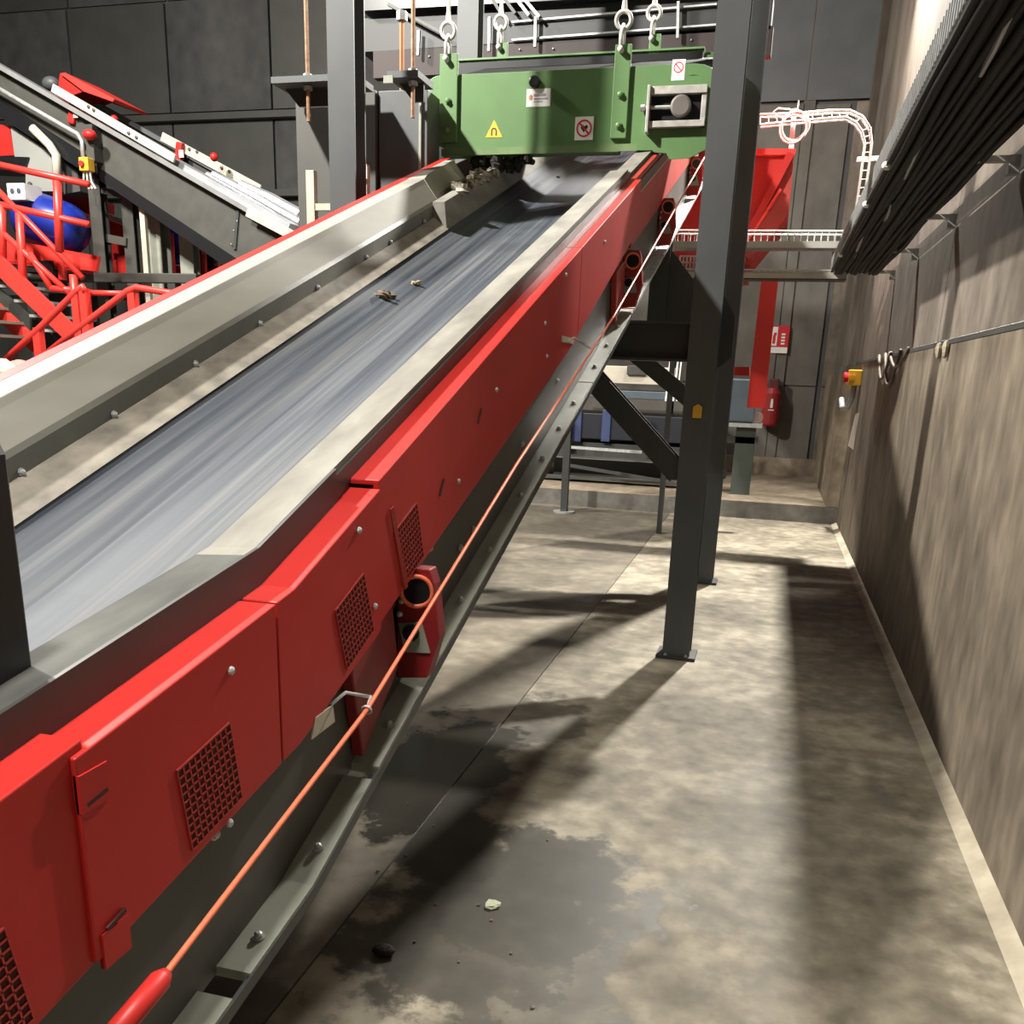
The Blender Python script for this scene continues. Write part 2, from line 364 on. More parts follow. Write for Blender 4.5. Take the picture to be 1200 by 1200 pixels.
# side stringers: channel web with a lip at the bottom, made of bolted lengths on the near side
web = [(-.885, .035), (-.87, .035), (-.87, .66), (-.885, .66)]
run(web, Y0, Y1, 'stringer_web', DARK2, conv)
run(mir(web), Y0, Y1, 'stringer_web', DARK2, conv)
run([(-.87, .60), (-.845, .60), (-.845, .66), (-.87, .66)], Y0, Y1, 'stringer_flange', DARK2, conv)
lip = [(-.885, .03), (-.80, .03), (-.80, .05), (-.885, .05)]  # near lip gets a paler, lit colour; the far one stays dark
lips = []
for a, b, m in ((Y0, 1.195, LIP), (1.255, 1.80, LIP), (1.84, 4.30, LIP), (4.31, 5.42, LIP), (5.44, 6.6, GALV), (6.62, Y1, GALV)):
    lips.append(run(lip, a, b, 'stringer_lip', m, conv))
run([(-.805, .018), (-.797, .018), (-.797, .045), (-.805, .045)], Y0, 5.4, 'lip_edge', DARK, conv)
run(mir(lip), Y0, Y1, 'stringer_lip', DARK2, conv)
for i, y in enumerate((.82, 1.08, 1.34, 1.59, 1.98, 2.25, 2.53, 2.82, 3.2, 3.5, 3.78, 4.05, 4.5, 4.8, 5.1)):
    p = lips[0] if y < 1.2 else lips[1] if y < 1.83 else lips[2] if y < 4.3 else lips[3]
    put(BOLTZ, 'bolt', (-.832, y, cz(y, .05)), p, (math.atan(SU if y > YK else SL), 0, 0))
for y, a in ((1.27, .31), (2.62, .16), (2.75, .15), (3.32, .18), (3.86, .21), (2.35, .30)):
    put(BOLTX, 'bolt', (-.868, y, cz(y, a)), conv)
# grey skirt channels along both belt edges
skr = [(-.897, .30), (-.905, .30), (-.905, .732), (-1.0, .727), (-1.088, .602), (-1.088, .52), (-1.08, .52), (-1.08, .606), (-.996, .735), (-.897, .742)]
run(skr, Y0, 1.46, 'skirt_plate', mat('bare_skirt_steel', (.035, .036, .034), .8, var=.3, scale=2.2, stretch=(3, 1, 3), col2=(.10, .10, .09), detail=6, spec=.2), conv)
run(skr, 1.46, 5.52, 'skirt_plate', DUST, conv)
run([(-.8955, .60), (-.888, .60), (-.888, .743), (-.8955, .743)], Y0, 1.83, 'skirt_shade_sheet', DARK, conv)  # dark sheet over the grey skirt wall, its shade put into the colour
run([(-.8955, .60), (-.889, .60), (-.889, .728), (-.8955, .728)], 1.83, 5.54, 'skirt_shade_sheet', DARK, conv)
run([(-.8955, .60), (-.889, .60), (-.889, .695), (-.8955, .695)], 5.54, Y1, 'skirt_shade_sheet', DARK, conv)
run([(x, a-.032 if a > .55 else a) for x, a in skr], 5.56, Y1, 'skirt_plate', DUST, conv)
run([(-1.09, .59), (-1.10, .59), (-1.185, .478), (-1.175, .472)], Y0, Y1, 'skirt_rubber', RUB, conv)
hood = mir([(-.897, .50), (-.905, .50), (-.905, .715), (-1.0, .715), (-1.088, .602), (-1.08, .60), (-.996, .723), (-.897, .723)])
run(hood, 1.02, 5.45, 'hood_plate', GREY, conv, bevel=.003)
strip = mir([(-1.080, .618), (-1.092, .602), (-1.092, .515), (-1.080, .515)])
hs = run(strip, 1.02, 5.45, 'bolted_strip', LIP, conv)
hs.data.materials[0] = mat('strip_grey_shaded', (.085, .083, .066), .5, var=.15)  # darker than the hood: the strip's shade is in the colour
for y in (1.45, 1.75, 2.1, 2.5, 2.95, 3.4, 3.9, 4.42, 4.72, 5.2): put(BOLTX, 'bolt', (-1.966, y, cz(y, .55)), hs)
run(mir([(-1.09, .54), (-1.10, .54), (-1.185, .478), (-1.175, .472)]), 1.02, 5.42, 'skirt_rubber', RUB, conv)
# beyond the post the left hood steps outward and a taller inner skirt begins
MB().loft([[Vector((x, y, cz(y, a))) for x, a in pr] for y, pr in (
    (5.45, [(-2.163, .50), (-2.163, .723), (-2.06, .723), (-1.97, .60), (-1.97, .50)]),
    (5.62, [(-2.163, .50), (-2.163, .723), (-2.10, .723), (-2.03, .62), (-2.03, .50)]),
    (6.10, [(-2.163, .50), (-2.163, .723), (-2.11, .723), (-2.04, .62), (-2.04, .50)]),
    (6.28, [(-2.163, .50), (-2.163, .65), (-2.14, .65), (-2.08, .58), (-2.08, .50)]))]).build('hood_end', GREY, conv)
run([(-1.985, .47), (-1.97, .62), (-1.90, .62), (-1.885, .47)], 5.35, Y1, 'inner_skirt', DUST, conv)
run([(-2.04, .50), (-2.04, .55), (-1.985, .55), (-1.985, .50)], 5.45, Y1, 'skirt_rubber', RUB, conv)
# red cover of the far side: only its top flange shows
run([(-2.165, .70), (-2.165, .722), (-2.215, .722), (-2.22, .40), (-2.21, .40), (-2.205, .705)], 1.02, 6.2, 'side_cover', RED, conv)

# red side covers of the near side: (from, to, top offset, bottom offset at start and end, outward shift)
def cover(y0, y1, top, b0, b1, out=0, m=RED, taper=0):
    x0, x1 = -.835+out, -.82+out
    rings = []
    for y in stations(y0, y1):
        t = (y-y0)/(y1-y0); bt = b0+(b1-b0)*t
        sh = lambda a: Vector((0, 0, 0))
        rings.append([Vector((x0, y, cz(y, bt))), Vector((x1, y, cz(y, bt))), Vector((x1, y, cz(y, top))), Vector((-.893, y, cz(y, top))), Vector((-.893, y, cz(y, top-.012))), Vector((x0, y, cz(y, top-.012)))])
    return MB().loft(rings).build('side_cover', m, conv, bevel=.0025)
def vent(panel, y0, a0, n1, n2, w=.15, h=.15, out=0):
    """square perforated window: y0 = station of its upper left corner, a0 = offset of its top"""
    d = cdir(y0+.05); u = Vector((0, -d.z, d.y)); x = -.8195+out
    c = Vector((x, y0, cz(y0, a0)))
    MB().prism([c, c+d*w, c+d*w-u*h, c-u*h], (.0006, 0, 0)).build('vent_shadow', VOID, panel)  # dark sheet painted as the shade inside the vent holes
    g = MB(); pw, ph = w/n1, h/n2
    for i in range(n1+1):
        p = c+d*(i*pw)+Vector((.0012, 0, 0)); g.bar(p, p-u*h, .003 if i % n1 else .002, .0035, up=(1, 0, 0))
    for j in range(n2+1):
        p = c-u*(j*ph)+Vector((.0012, 0, 0)); g.bar(p, p+d*w, .003, .0035, up=(1, 0, 0))
    g.build('vent_grille', REDD, panel)
c0 = cover(Y0, .93, .685, .36, .36, -.004)
vent(c0, .62, .53, 10, 10, out=-.004)
c1 = cover(.905, 1.425, .672, .365, .362, .004)
vent(c1, 1.108, .535, 10, 10, out=.004)
# lapped joint with folded corner tabs at the start of the second cover
for a, dy in ((.645, .0), (.40, .012)):
    MB().box((-.822, .905+dy, cz(.92, a)-.055), (-.8125, .96+dy, cz(.92, a))).build('joint_tab', RED, c1)
MB().bar((-.814, .915, cz(.92, .60)), (-.814, .955, cz(.955, .60)), .004, .006).build('joint_slot', VOID, c1)
MB().bar((-.812, .925, cz(.92, .405)), (-.812, .965, cz(.965, .405)), .004, .006).build('joint_slot', VOID, c1)
c2 = cover(1.432, 1.90, .672, .362, .345, .003)
vent(c2, 1.66, .535, 10, 10, out=.003)
c3 = cover(1.90, 4.0, .69, .36, .335, 0)
vent(c3, 1.985, .533, 10, 10)
MB().prism([(-.8185, 1.955, cz(1.955, .60)), (-.8165, 1.97, cz(1.97, .60)), (-.8165, 2.06, cz(2.06, .36)), (-.8185, 2.045, cz(2.045, .36))], (.003, 0, 0)).build('joint_fold', REDD, c3)
c4 = cover(4.006, 5.52, .69, .345, .43, 0)
c5 = cover(5.525, Y1, .69, .34, .34, -.035, m=REDD)
MB().bar((-.853, 5.7, cz(5.7, .60)), (-.853, 7.0, cz(7.0, .60)), .012, .012).build('edge_strip', WHT, c5)
for y, a in ((1.78, .64), (1.86, .427), (2.45, .44), (3.40, .575), (3.45, .445), (2.8, .56), (3.71, .66), (1.27, .62), (4.5, .6), (1.24, .36)):
    p = c1 if y < 1.43 else c2 if y < 1.9 else c3 if y < 4 else c4
    put(BOLTP, 'bolt', (-.8195 + (.004 if y < 1.9 else 0), y, cz(y, a)), p)
MB().bar((-.8185, 2.30, cz(2.30, .47)), (-.8185, 2.33, cz(2.33, .50)), .003, .008).build('slot', VOID, c3)
MB().bar((-.8185, 2.62, cz(2.62, .53)), (-.8185, 2.65, cz(2.65, .56)), .003, .008).build('slot', VOID, c3)

# brackets of the return rollers: pentagon plate with a tube eye, and a slotted plate behind
def idler(y, two=True, m=REDD):
    def q(x, a, dy=0): return Vector((x, y+dy, cz(y, a)))
    b = MB().prism([q(-.868, .335), q(-.845, .372), q(-.78, .372), q(-.768, .335), q(-.752, .20), q(-.785, .085), q(-.868, .075)], (0, .05, 0)).build('roller_bracket', m, conv, bevel=.003)
    MB().ring(q(-.812, .315, -.008), (.25, -1, 0), .039, .006, 28, 8).build('eye', COPP, b, smooth=True)
    MB().tube([q(-.812, .315, .0), q(-.812, .315, -.006)], .035, 20).build('roller_hole', BLK, b)
    MB().prism([q(-.862, .225, -.004), q(-.800, .235, -.004), q(-.776, .155, -.004), q(-.845, .15, -.004)], (0, .004, 0)).build('slot_plate', LIP, b)
    MB().tube([q(-.826, .205, -.004), q(-.826, .205, -.014)], .022, 12).build('roller_nut', BLK, b)
    for x, a in ((-.855, .285), (-.86, .25)): put(BOLTS, 'bolt', q(x, a), b)
    if two:
        MB().prism([(-.868, t, cz(t, c)) for t, c in ((y-.34, .34), (y-.10, .34), (y-.06, .15), (y-.28, .07))], (.03, 0, 0)).build('roller_bracket', m, conv, bevel=.004)
    MB().tube([(-2.17, y, cz(y, .22)), (-.87, y, cz(y, .22))], .05, 12).build('return_roller', DARK, conv)
idler(2.12, m=REDK)
idler(5.35); idler(6.75, two=False); idler(8.45, m=RED, two=False)
HK = {False: PX(430, 831, -.712), True: PX(694, 409, -.712)}
# cord brackets: cream angle plate with a wire hook
for y, a, dy in ((1.62, .36, 0), (3.78, .40, 0)):
    b = MB().prism([(-.819, y-.055, cz(y, a)-.01), (-.819, y+.02, cz(y, a)-.01), (-.819, y+.028, cz(y, a)-.05), (-.819, y-.075, cz(y, a)-.05)] if y < 3 else
        [(-.818, y-.10, cz(y, a)+.01), (-.818, y+.12, cz(y, a)+.01), (-.818, y+.12, cz(y, a)-.012), (-.818, y-.10, cz(y, a)-.012)], (.004, 0, 0)).build('cord_bracket', CREAM, conv)
    MB().tube([(-.82, y+.02, cz(y, a)-.01), (-.80, y+.05, cz(y, a)+.01), (-.765, y+.10, cz(y, a)-.012), HK[y > 3]], .004, 6).build('hook', GALV, b)
# black feed hood standing on the belt's tail run
fh = MB(); X0, X1, Zt = -2.13, -.955, 1.505
pr = [(X0, cz(1, .7)), (X1, cz(1, .7)), (X1, Zt-.03), (X1-.01, Zt-.01), (X1-.03, Zt), (X0, Zt)]
fh.prism([(x, 1.0, z) for x, z in pr], (0, -.9, 0)); fh.build('feed_hood', BLK, conv, bevel=.004)
# head end: drum and cheek
MB().tube([(-1.95, Y1, cz(Y1, .30)), (-1.10, Y1, cz(Y1, .30))], .17, 20).build('head_drum', DARK, conv)
MB().prism([(-2.22, 9.25, cz(9.25, .2)), (-2.22, 10.05, cz(9.6, .05)), (-2.22, 10.05, cz(9.6, .55)), (-2.22, 9.7, cz(9.6, .95)), (-2.22, 9.25, cz(9.25, .95))], (1.42, 0, 0)).build('head_cover', RED, conv)
# legs carrying the tail, out of sight below
for x in (-2.2, -.95):
    MB().box((x-.05, .1, 0), (x+.05, .2, cz(.15, .04))).build('leg', DARK2, conv)

# pull cord along the near side
pts = [PX(u, v, -.712) for u, v in ((118, 1232), (195, 1140), (430, 832), (605, 545), (720, 370), (827, 182))]
pc = thing('pull_cord', 'thin orange emergency pull cord strung along the red conveyor covers', 'cord', pts[2])
MB().tube(pts, .0048, 8).build('cord', COPP, pc, smooth=True)
MB().tube([pts[0], Vector(pts[0]).lerp(Vector(pts[1]), .9), pts[1]], [.016, .016, .009], 10).build('sleeve', RED, pc, smooth=True)
MB().ring(pts[2], (0, 1, .3), .009, .003, 12, 6).build('cord_clip', GALV, pc)

# ------------------------------------------------------------------ steel portals carrying the conveyor
def portal(y, ztop, zb0, zb1, label, left=True, brace=True, m=COLM, reflector=False):
    t = thing('support_portal', label, 'steel frame', (-.39, y+.075, 0))
    o = MB().hsec((-.39, y+.076, .02), (-.39, y+.076, ztop), .16, .152, .012, .010, (0, 1, 0)).build('post', m, t)
    MB().box((-.505, y-.03, 0), (-.275, y+.18, .02)).build('base_plate', DARK, t)
    if left:
        MB().hsec((-2.50, y+.076, .02), (-2.50, y+.076, ztop), .16, .152, .012, .010, (0, 1, 0)).build('post', m, t)
        MB().box((-2.615, y-.03, 0), (-2.385, y+.18, .02)).build('base_plate', DARK, t)
    MB().hsec((-2.42, y+.08, (zb0+zb1)/2), (-.47, y+.08, (zb0+zb1)/2), .15, zb1-zb0, .014, .010, (0, 0, 1)).build('beam', DARK, t)
    if brace:
        MB().hsec((-.47, y+.08, 1.08), (-1.10, y+.08, zb0-.005), .12, .11, .010, .008, (0, 1, 0)).build('knee_brace', DARK, t)
        MB().hsec((-2.42, y+.08, 1.08), (-1.79, y+.08, zb0-.005), .12, .11, .010, .008, (0, 1, 0)).build('knee_brace', DARK, t)
    return t
t1 = portal(5.30, 6.2, 1.69, 1.898, 'nearer charcoal steel portal straddling the conveyor with yellow reflector on its post')
rf = MB().prism([(-.415, 5.296, 1.395), (-.365, 5.296, 1.395), (-.365, 5.296, 1.455), (-.39, 5.296, 1.472), (-.415, 5.296, 1.455)], (0, -.012, 0)).build('reflector', YEL, t1, bevel=.003)
rf['label'] = 'yellow house-shaped reflector'
t2 = portal(7.50, 6.2, 1.76, 1.98, 'farther charcoal steel portal behind the post with the reflector', brace=False)
for x in (-.93, -2.13):
    MB().hsec((x, 7.58, 1.98), (x, 7.58, cz(7.51, .032)), .14, .14, .012, .01, (0, 1, 0)).build('stub_post', DARK, t2)
MB().prism([(-.87, 7.55, 2.55), (-.60, 7.55, 2.24), (-.46, 7.55, 1.98), (-.87, 7.55, 1.98)], (0, .015, 0)).build('gusset', DARK, t2)
MB().hsec((-.47, 7.58, 1.33), (-1.2, 7.58, 1.86), .12, .11, .010, .008, (0, 1, 0)).build('knee_brace', DARK, t2)
MB().prism([(-.31, 5.40, 2.04), (-.24, 5.40, 1.93), (-.24, 5.40, 1.72), (-.31, 5.40, 1.66)], (0, .012, 0)).build('gusset', DARK, t1)
for x in (-.45, -.33):
    for yy in (5.29, 5.46): put(BOLTZ, 'bolt', (x, yy, .02), t1)

# ------------------------------------------------------------------ overband magnet
YM, YM2 = 6.35, 7.35
def mz(u, v): p = PY(u, v, YM); return p
mg = thing('overband_magnet', 'green overband magnetic separator hanging across the conveyor', 'magnet', (-1.42, 6.85, 3.0))
XL, XR, ZB, ZT = -2.40, -.46, 2.985, 3.425
def plate_poly(x0, x1, z0, z1, r):
    pts = []
    for cx, cz_, a0 in ((x1-r, z0+r, -90), (x1-r, z1-r, 0)):
        for k in range(7):
            a = math.radians(a0+k*15); pts.append((cx+r*math.cos(a), cz_+r*math.sin(a)))
    for cx, cz_, a0 in ((x0+.10, z1-.10, 90), (x0+r, z0+r, 180)):
        rr = .10 if a0 == 90 else r
        for k in range(7):
            a = math.radians(a0+k*15); pts.append((cx+rr*math.cos(a), cz_+rr*math.sin(a)))
    return pts
poly = plate_poly(XL, XR, ZB, ZT, .21)
fp = MB().prism([(x, YM, z) for x, z in poly], (0, .02, 0)).build('side_plate', GREEN, mg, bevel=.003)
MB().prism([(x, YM2, z+SU) for x, z in poly], (0, .02, 0)).build('side_plate', GREEN, mg, bevel=.003)
# deeper cheek around the right pulley
MB().prism([(x, YM-.006, z) for x, z in [(-.985, ZB-.026), (-.89, ZB-.028), (-.875, ZB-.04), (-.80, ZB-.046), (-.78, ZB-.08), (-.66, ZB-.078), (-.54, ZB-.02), (-.49, ZB+.10), (-.49, ZB+.2), (-.98, ZB+.2)]], (0, .012, 0)).build('pulley_cheek', GREEN, mg)
MB().loft([[Vector((x, y, z+SU*(y-YM))) for x, z in ((XL+.22, ZB+.07), (XR-.2, ZB+.07), (XR-.2, ZT-.1), (XL+.22, ZT-.1))] for y in (YM+.06, YM2-.04)]).build('magnet_core', DARK, mg)
for x in (XL+.21, XR-.21): MB().tube([(x, YM+.05, 3.2+SU*.05), (x, YM2-.03, 3.2+SU*.97)], .155, 24).build('pulley', BLK, mg, smooth=False)
bb = MB(); 
bp = [(x, z) for x, z in plate_poly(XL+.03, XR-.03, ZB+.03, ZT-.03, .18)]
n = len(bp); bb.loft([[Vector((x, y, z+SU*(y-YM))) for x, z in bp] for y in (YM+.07, YM2-.05)]); bb.build('cleaner_belt', BLKC, mg)
MB().box((XL+.12, YM-.003, ZB-.03), (-1.105, YM+.10, ZB+.012)).build('bottom_rail', GRND, mg)
MB().box((-1.106, YM-.003, ZB-.028), (-.98, YM+.006, ZB+.012)).build('bottom_rail', GRND, mg)   # thin where it passes over the skirt
ra, rb = PY(538, 73, YM2), PY(826, 59, YM2); zr = (ra.z+rb.z)/2
MB().box((ra.x, YM2-.02, zr-.10), (rb.x, YM2+.03, zr)).build('top_rail', GREEN, mg, bevel=.004)
MB().box((ra.x, YM2-.04, zr), (rb.x, YM2+.03, zr+.012)).build('top_edge', GREEN, mg)
MB().box((ra.x, YM2-.12, ZT+.1), (rb.x, YM2-.05, zr-.04)).build('dark_gap_sheet', BLK, mg)  # thin dark sheet added to draw the dark gap under the top rail
def hanger(u0, u1, vt, vb, y, off):
    a = PY(u0, vt, y); b = PY(u1, vt, y); c = PY((u0+u1)/2, vb, y)
    x0, x1, z1, z0 = a.x, b.x, (a.z+b.z)/2, c.z
    h = MB().box((x0, y-off, z0), (x1, y, z1)).build('hanger_plate', GREEN, mg, bevel=.004); return h, (x0+x1)/2, z0, z1
HANG = []
for u0, u1, vt, vb, y in ((517, 538, 64, 168, YM), (722, 741, 53, 163, YM), (584, 596, 51, 80, YM2), (762, 775, 41, 70, YM2)):
    h, xm, z0, z1 = hanger(u0, u1, vt, vb, y, .025)
    if y == YM:
        for z in (z0+.07, z0+.24): put(BOLTY, 'bolt', (xm, y-.025, z), h)
    HANG.append((xm-.01 if y == YM else xm-.02, y-.012, z1))
# tensioner window with bearing and screw
tw = PY(762, 104, YM); te = PY(826, 150, YM); zc = (tw.z+te.z)/2
x0, x1, z0, z1 = tw.x, te.x, te.z, tw.z
win = MB(); win.box((x0, YM-.012, z0), (x1, YM-.006, z1)); wo = win.build('tension_window', BLK, mg)
fr = MB(); t_ = .045
fr.box((x0, YM-.05, z1-t_), (x1, YM-.002, z1)); fr.box((x0, YM-.05, z0), (x1, YM-.002, z0+t_*.8)); fr.box((x1-.03, YM-.04, z0), (x1, YM-.002, z1)); fr.box((x0-.006, YM-.07, z0-.03), (x0+.012, YM-.002, z1+.005))
fr.build('guide_frame', mat('zinc_plate', (.42, .40, .37), .45, metal=.3, var=.2, scale=20), wo, bevel=.003)
MB().tube([(x0+.20, YM-.014, zc), (x0+.20, YM-.055, zc), (x0+.20, YM-.06, zc)], [.062, .062, .05], 20).build('bearing', mat('cast_iron', (.12, .105, .095), .6, metal=.3, var=.2), wo)
MB().tube([(x0-.03, YM-.035, zc), (x0+.16, YM-.035, zc)], .011, 8).build('tension_screw', GALV, wo)
MB().tube([(x0-.045, YM-.035, zc), (x0-.02, YM-.035, zc)], .02, 6).build('screw_nut', GALV, wo)
# stickers (flat print)
def quad(name, u, v, w, h, m, parent, y=YM, d=.002, dx=0, dz=0):
    p = PY(u, v, y); return MB().box((p.x-w/2+dx, y-d, p.z-h/2+dz), (p.x+w/2+dx, y, p.z+h/2+dz)).build(name, m, parent)
p = PY(579, 152, YM); s_ = .058
wt = MB().prism([(p.x-s_, YM-.002, p.z-.045), (p.x+s_, YM-.002, p.z-.045), (p.x, YM-.002, p.z+.058)], (0, .002, 0)).build('magnet_warning_sticker', YEL, mg)
b_ = MB()
for k in range(9):
    a0, a1 = math.radians(180-k*20), math.radians(160-k*20)
    b_.prism([(p.x+r*math.cos(a), YM-.0028, p.z-.008+r*math.sin(a)) for r, a in ((.019, a0), (.019, a1), (.011, a1), (.011, a0))], (0, .001, 0))
for sx in (-1, 1): b_.box((p.x+sx*.015-.0045, YM-.0028, p.z-.034), (p.x+sx*.015+.0045, YM-.0018, p.z-.008))
b_.build('magnet_symbol', INK, wt)
def prohibition(u, v, w, h, r, heart):
    p = PY(u, v, YM); q = MB().box((p.x-w/2, YM-.002, p.z-h/2), (p.x+w/2, YM, p.z+h/2)).build('prohibition_sticker', PAPER, mg)
    g = MB(); cz_ = p.z + (0 if heart else h*.12)
    for k in range(24):
        a0, a1 = math.radians(k*15), math.radians(k*15+15)
        g.prism([(p.x+R*math.cos(a), YM-.0032, cz_+R*math.sin(a)) for R, a in ((r, a0), (r, a1), (r*.8, a1), (r*.8, a0))], (0, .001, 0))
    a = math.radians(-45); dx, dz = r*.85*math.cos(a), r*.85*math.sin(a); nx, nz = -math.sin(a)*r*.1, math.cos(a)*r*.1
    g.prism([(p.x-dx+nx, YM-.0034, cz_-dz+nz), (p.x+dx+nx, YM-.0034, cz_+dz+nz), (p.x+dx-nx, YM-.0034, cz_+dz-nz), (p.x-dx-nx, YM-.0034, cz_-dz-nz)], (0, .001, 0))
    g.build('ring_and_bar', SRED, q)
    if heart:
        k = MB(); s = r*.62
        k.prism([(p.x+x*s, YM-.0029, cz_+z*s) for x, z in ((-.05, -.75), (.75, .1), (.72, .5), (.4, .62), (.08, .35), (-.25, .62), (-.62, .5), (-.7, .1))], (0, .0008, 0)); k.build('heart_symbol', INK, q)
prohibition(684.5, 150.5, .118, .132, .050, True)
prohibition(795, 82, .078, .112, .030, False)
lb = quad('maker_label', 631, 114.5, .155, .10, PAPER, mg)
pl = PY(631, 114.5, YM); g = MB()
g.box((pl.x-.03, YM-.0028, pl.z+.006), (pl.x+.05, YM-.002, pl.z+.022)); g.box((pl.x-.03, YM-.0028, pl.z-.012), (pl.x+.062, YM-.002, pl.z-.002)); g.box((pl.x-.03, YM-.0028, pl.z-.026), (pl.x+.03, YM-.002, pl.z-.02))
g.build('label_print', SGREY, lb)
MB().ball((pl.x-.05, YM-.002, pl.z+.002), .014, 8, 6, (1, .1, 1.2)).build('label_mark', mat('orange_ink', (.6, .2, .1), .6), lb)
pk = PY(627, 97, YM); MB().tube([(pk.x, YM, pk.z), (pk.x, YM-.03, pk.z), (pk.x, YM-.036, pk.z)], [.034, .034, .026], 18).build('rubber_plug', BLK, mg)
# suspension rods with eye and shackle, one at each hanger plate
wh = ('front left', 'front right', 'rear left', 'rear right')
lab = ('white suspension rod with shackle beside the threaded rod at the magnet warning triangle', 'white suspension rod with round eye above the heart prohibition sticker',
       'white suspension rod with shackle at the rear of the magnet behind the maker label', 'white suspension rod with round eye at the rear of the magnet above the tension window')
for (x, y, z), l in zip(HANG, lab):
    s = thing('suspension_rod', l, 'rod', (x, y, z), 'rods carrying the green magnet')
    MB().ring((x, y, z+.13), (0, 1, .2), .045, .013, 20, 8).build('eye', WIRE, s, smooth=True)
    MB().tube([(x, y, z+.17), (x, y, z+.24), (x+.003, y, 8.6)], [.022, .013, .013], 8).build('rod', WIRE, s)
    k = MB(); k.tube([(x-.005, y-.03, z-.03), (x-.005, y-.032, z+.05), (x, y, z+.105), (x, y+.032, z+.05), (x, y+.03, z-.03)], .012, 8); k.tube([(x-.002, y-.05, z-.035), (x-.002, y+.05, z-.035)], .018, 8)
    k.build('shackle', WIRE, s, smooth=True)

# ------------------------------------------------------------------ clad column and hung plate left of the magnet
cc = thing('clad_column', 'grey sheet-clad column box behind the left conveyor hood', 'column', (-2.7, 6.2, 0))
ZC = PY(420, 106, 6.05).z
MB().box((PY(347, 150, 6.05).x, 6.05, 0), (-2.62, 6.55, ZC)).build('cladding', CLAD, cc, bevel=.004)
MB().box((-2.61, 6.08, 0), (-2.28, 6.31, ZC)).build('cladding', COLM, cc, bevel=.004)
MB().box((-2.33, 6.06, 0), (-2.315, 6.075, ZC-.02)).build('corner_trim', LIP, cc)
hp = thing('hung_plate', 'grey crossbar plate hung on threaded rods left of the magnet', 'plate', (-2.7, 5.85, 2.96))
z_ = PY(420, 101, 5.85).z
for a, b in ((PY(330, 103, 5.85).x, -2.60), (-2.40, PY(499, 98, 5.85).x)):
    MB().box((a, 5.72, z_), (b, 5.98, z_+.035)).build('crossbar', COLM, hp)
    MB().prism([(a+.03, 5.84, z_), (b-.01, 5.84, z_), (b-.01, 5.84, z_-.10), (a+.12, 5.84, z_-.10)], (0, .02, 0)).build('stiffener', DARK, hp)
q = PY(455, 93, 5.72); MB().box((q.x-.03, 5.716, q.z-.02), (q.x+.03, 5.72, q.z+.02)).build('type_plate', LIP, hp)
for u, l in ((361, 'rusty threaded rod on the far end of the hung grey crossbar'), (484, 'rusty threaded rod on the magnet end of the hung grey crossbar')):
    p = PY(u, 101, 5.78)
    r = thing('threaded_rod', l, 'rod', (p.x, 5.78, z_-.2), 'threaded rods through the hung crossbar')
    MB().tube([(p.x, 5.78, z_-.20), (p.x, 5.78, 8.6)], .013, 8).build('rod', RUST, r)
    for dz in (.045, -.02): MB().tube([(p.x, 5.78, z_+dz-.01), (p.x, 5.78, z_+dz+.012)], .028, 6).build('nut', GALV, r)
p = PY(471, 20, 6.25); r = thing('threaded_rod', 'short copper-brown rod behind the hung grey crossbar', 'rod', (p.x, 6.25, ZC))
MB().tube([(p.x, 6.25, ZC), (p.x, 6.25, p.z)], .017, 8).build('rod', mat('copper_rod', (.45, .2, .1), .4, metal=.5), r); MB().tube([(p.x, 6.25, p.z-.02), (p.x, 6.25, p.z+.03)], .035, 6).build('nut', GALV, r)

# cream guard frame behind the hood, in front of the clad column
gf = thing('cream_barrier', 'small cream guard frame behind the left conveyor hood', 'guard rail', (PY(367, 265, 5.9).x, 5.9, 0))
a = PY(364, 200, 5.9); b = PY(367, 268, 5.9)
MB().box((a.x-.025, 5.88, 0), (a.x+.03, 5.93, a.z)).build('upright', CREAM, gf)
c = PY(426, 193, 5.9); MB().box((c.x-.025, 5.88, 0), (c.x+.03, 5.93, c.z)).build('upright', CREAM, gf)
d = PY(365, 243, 5.9); MB().box((a.x, 5.885, d.z-.02), (c.x, 5.915, d.z+.02)).build('crossbar', CREAM, gf)
d = PY(412, 205, 5.9); MB().box((d.x-.02, 5.86, d.z-.03), (c.x+.04, 5.88, d.z+.04)).build('clamp', PAPER, gf)

# ------------------------------------------------------------------ overhead structure beyond the magnet
def pbar(mb, y, p, q, w, t):           # bar between two pixels on the vertical plane at distance y
    mb.bar(PY(*p, y), PY(*q, y), t, w, up=(0, 0, 1)); return mb
ow = thing('overhead_duct', 'dark overhead steel walkway girder with brown-red panel behind the magnet', 'girder', (-2.0, 9.2, 4.0))
pbar(MB(), 9.2, (430, 48), (905, 20), .27, .3).build('girder', mat('girder_grey', (.014, .015, .016), .5, var=.15), ow)
pbar(MB(), 9.1, (440, 78), (905, 50), .22, .1).build('panel', DUCT, ow)
for v0, v1 in ((26, 8), (47, 32)): pbar(MB(), 9.02, (600, v0), (840, v1-3), .014, .02).build('edge_strip', GALV, ow)
pbar(MB(), 9.05, (430, 10), (905, -16), .10, .2).build('flange', BLK, ow)
for u, v0, v1 in ((628, 20, 55), (795, 2, 45), (491, 36, 65), (574, 20, 60)): pbar(MB(), 8.98, (u, v0), (u-1, v1), .022, .03).build('hanger_rod', GALV, ow)
for (a, b) in (((575, -4), (590, 20)), ((612, -4), (632, 20)), ((602, -5), (620, 18)), ((455, 5), (520, 40)), ((590, -3), (604, 16))):
    pbar(MB(), 8.95, a, b, .025, .03).build('strut', GALV if a[0] > 600 else DARK2, ow)
pbar(MB(), 9.6, (548, -10), (610, 14), .5, .8).build('housing', BLK, ow)
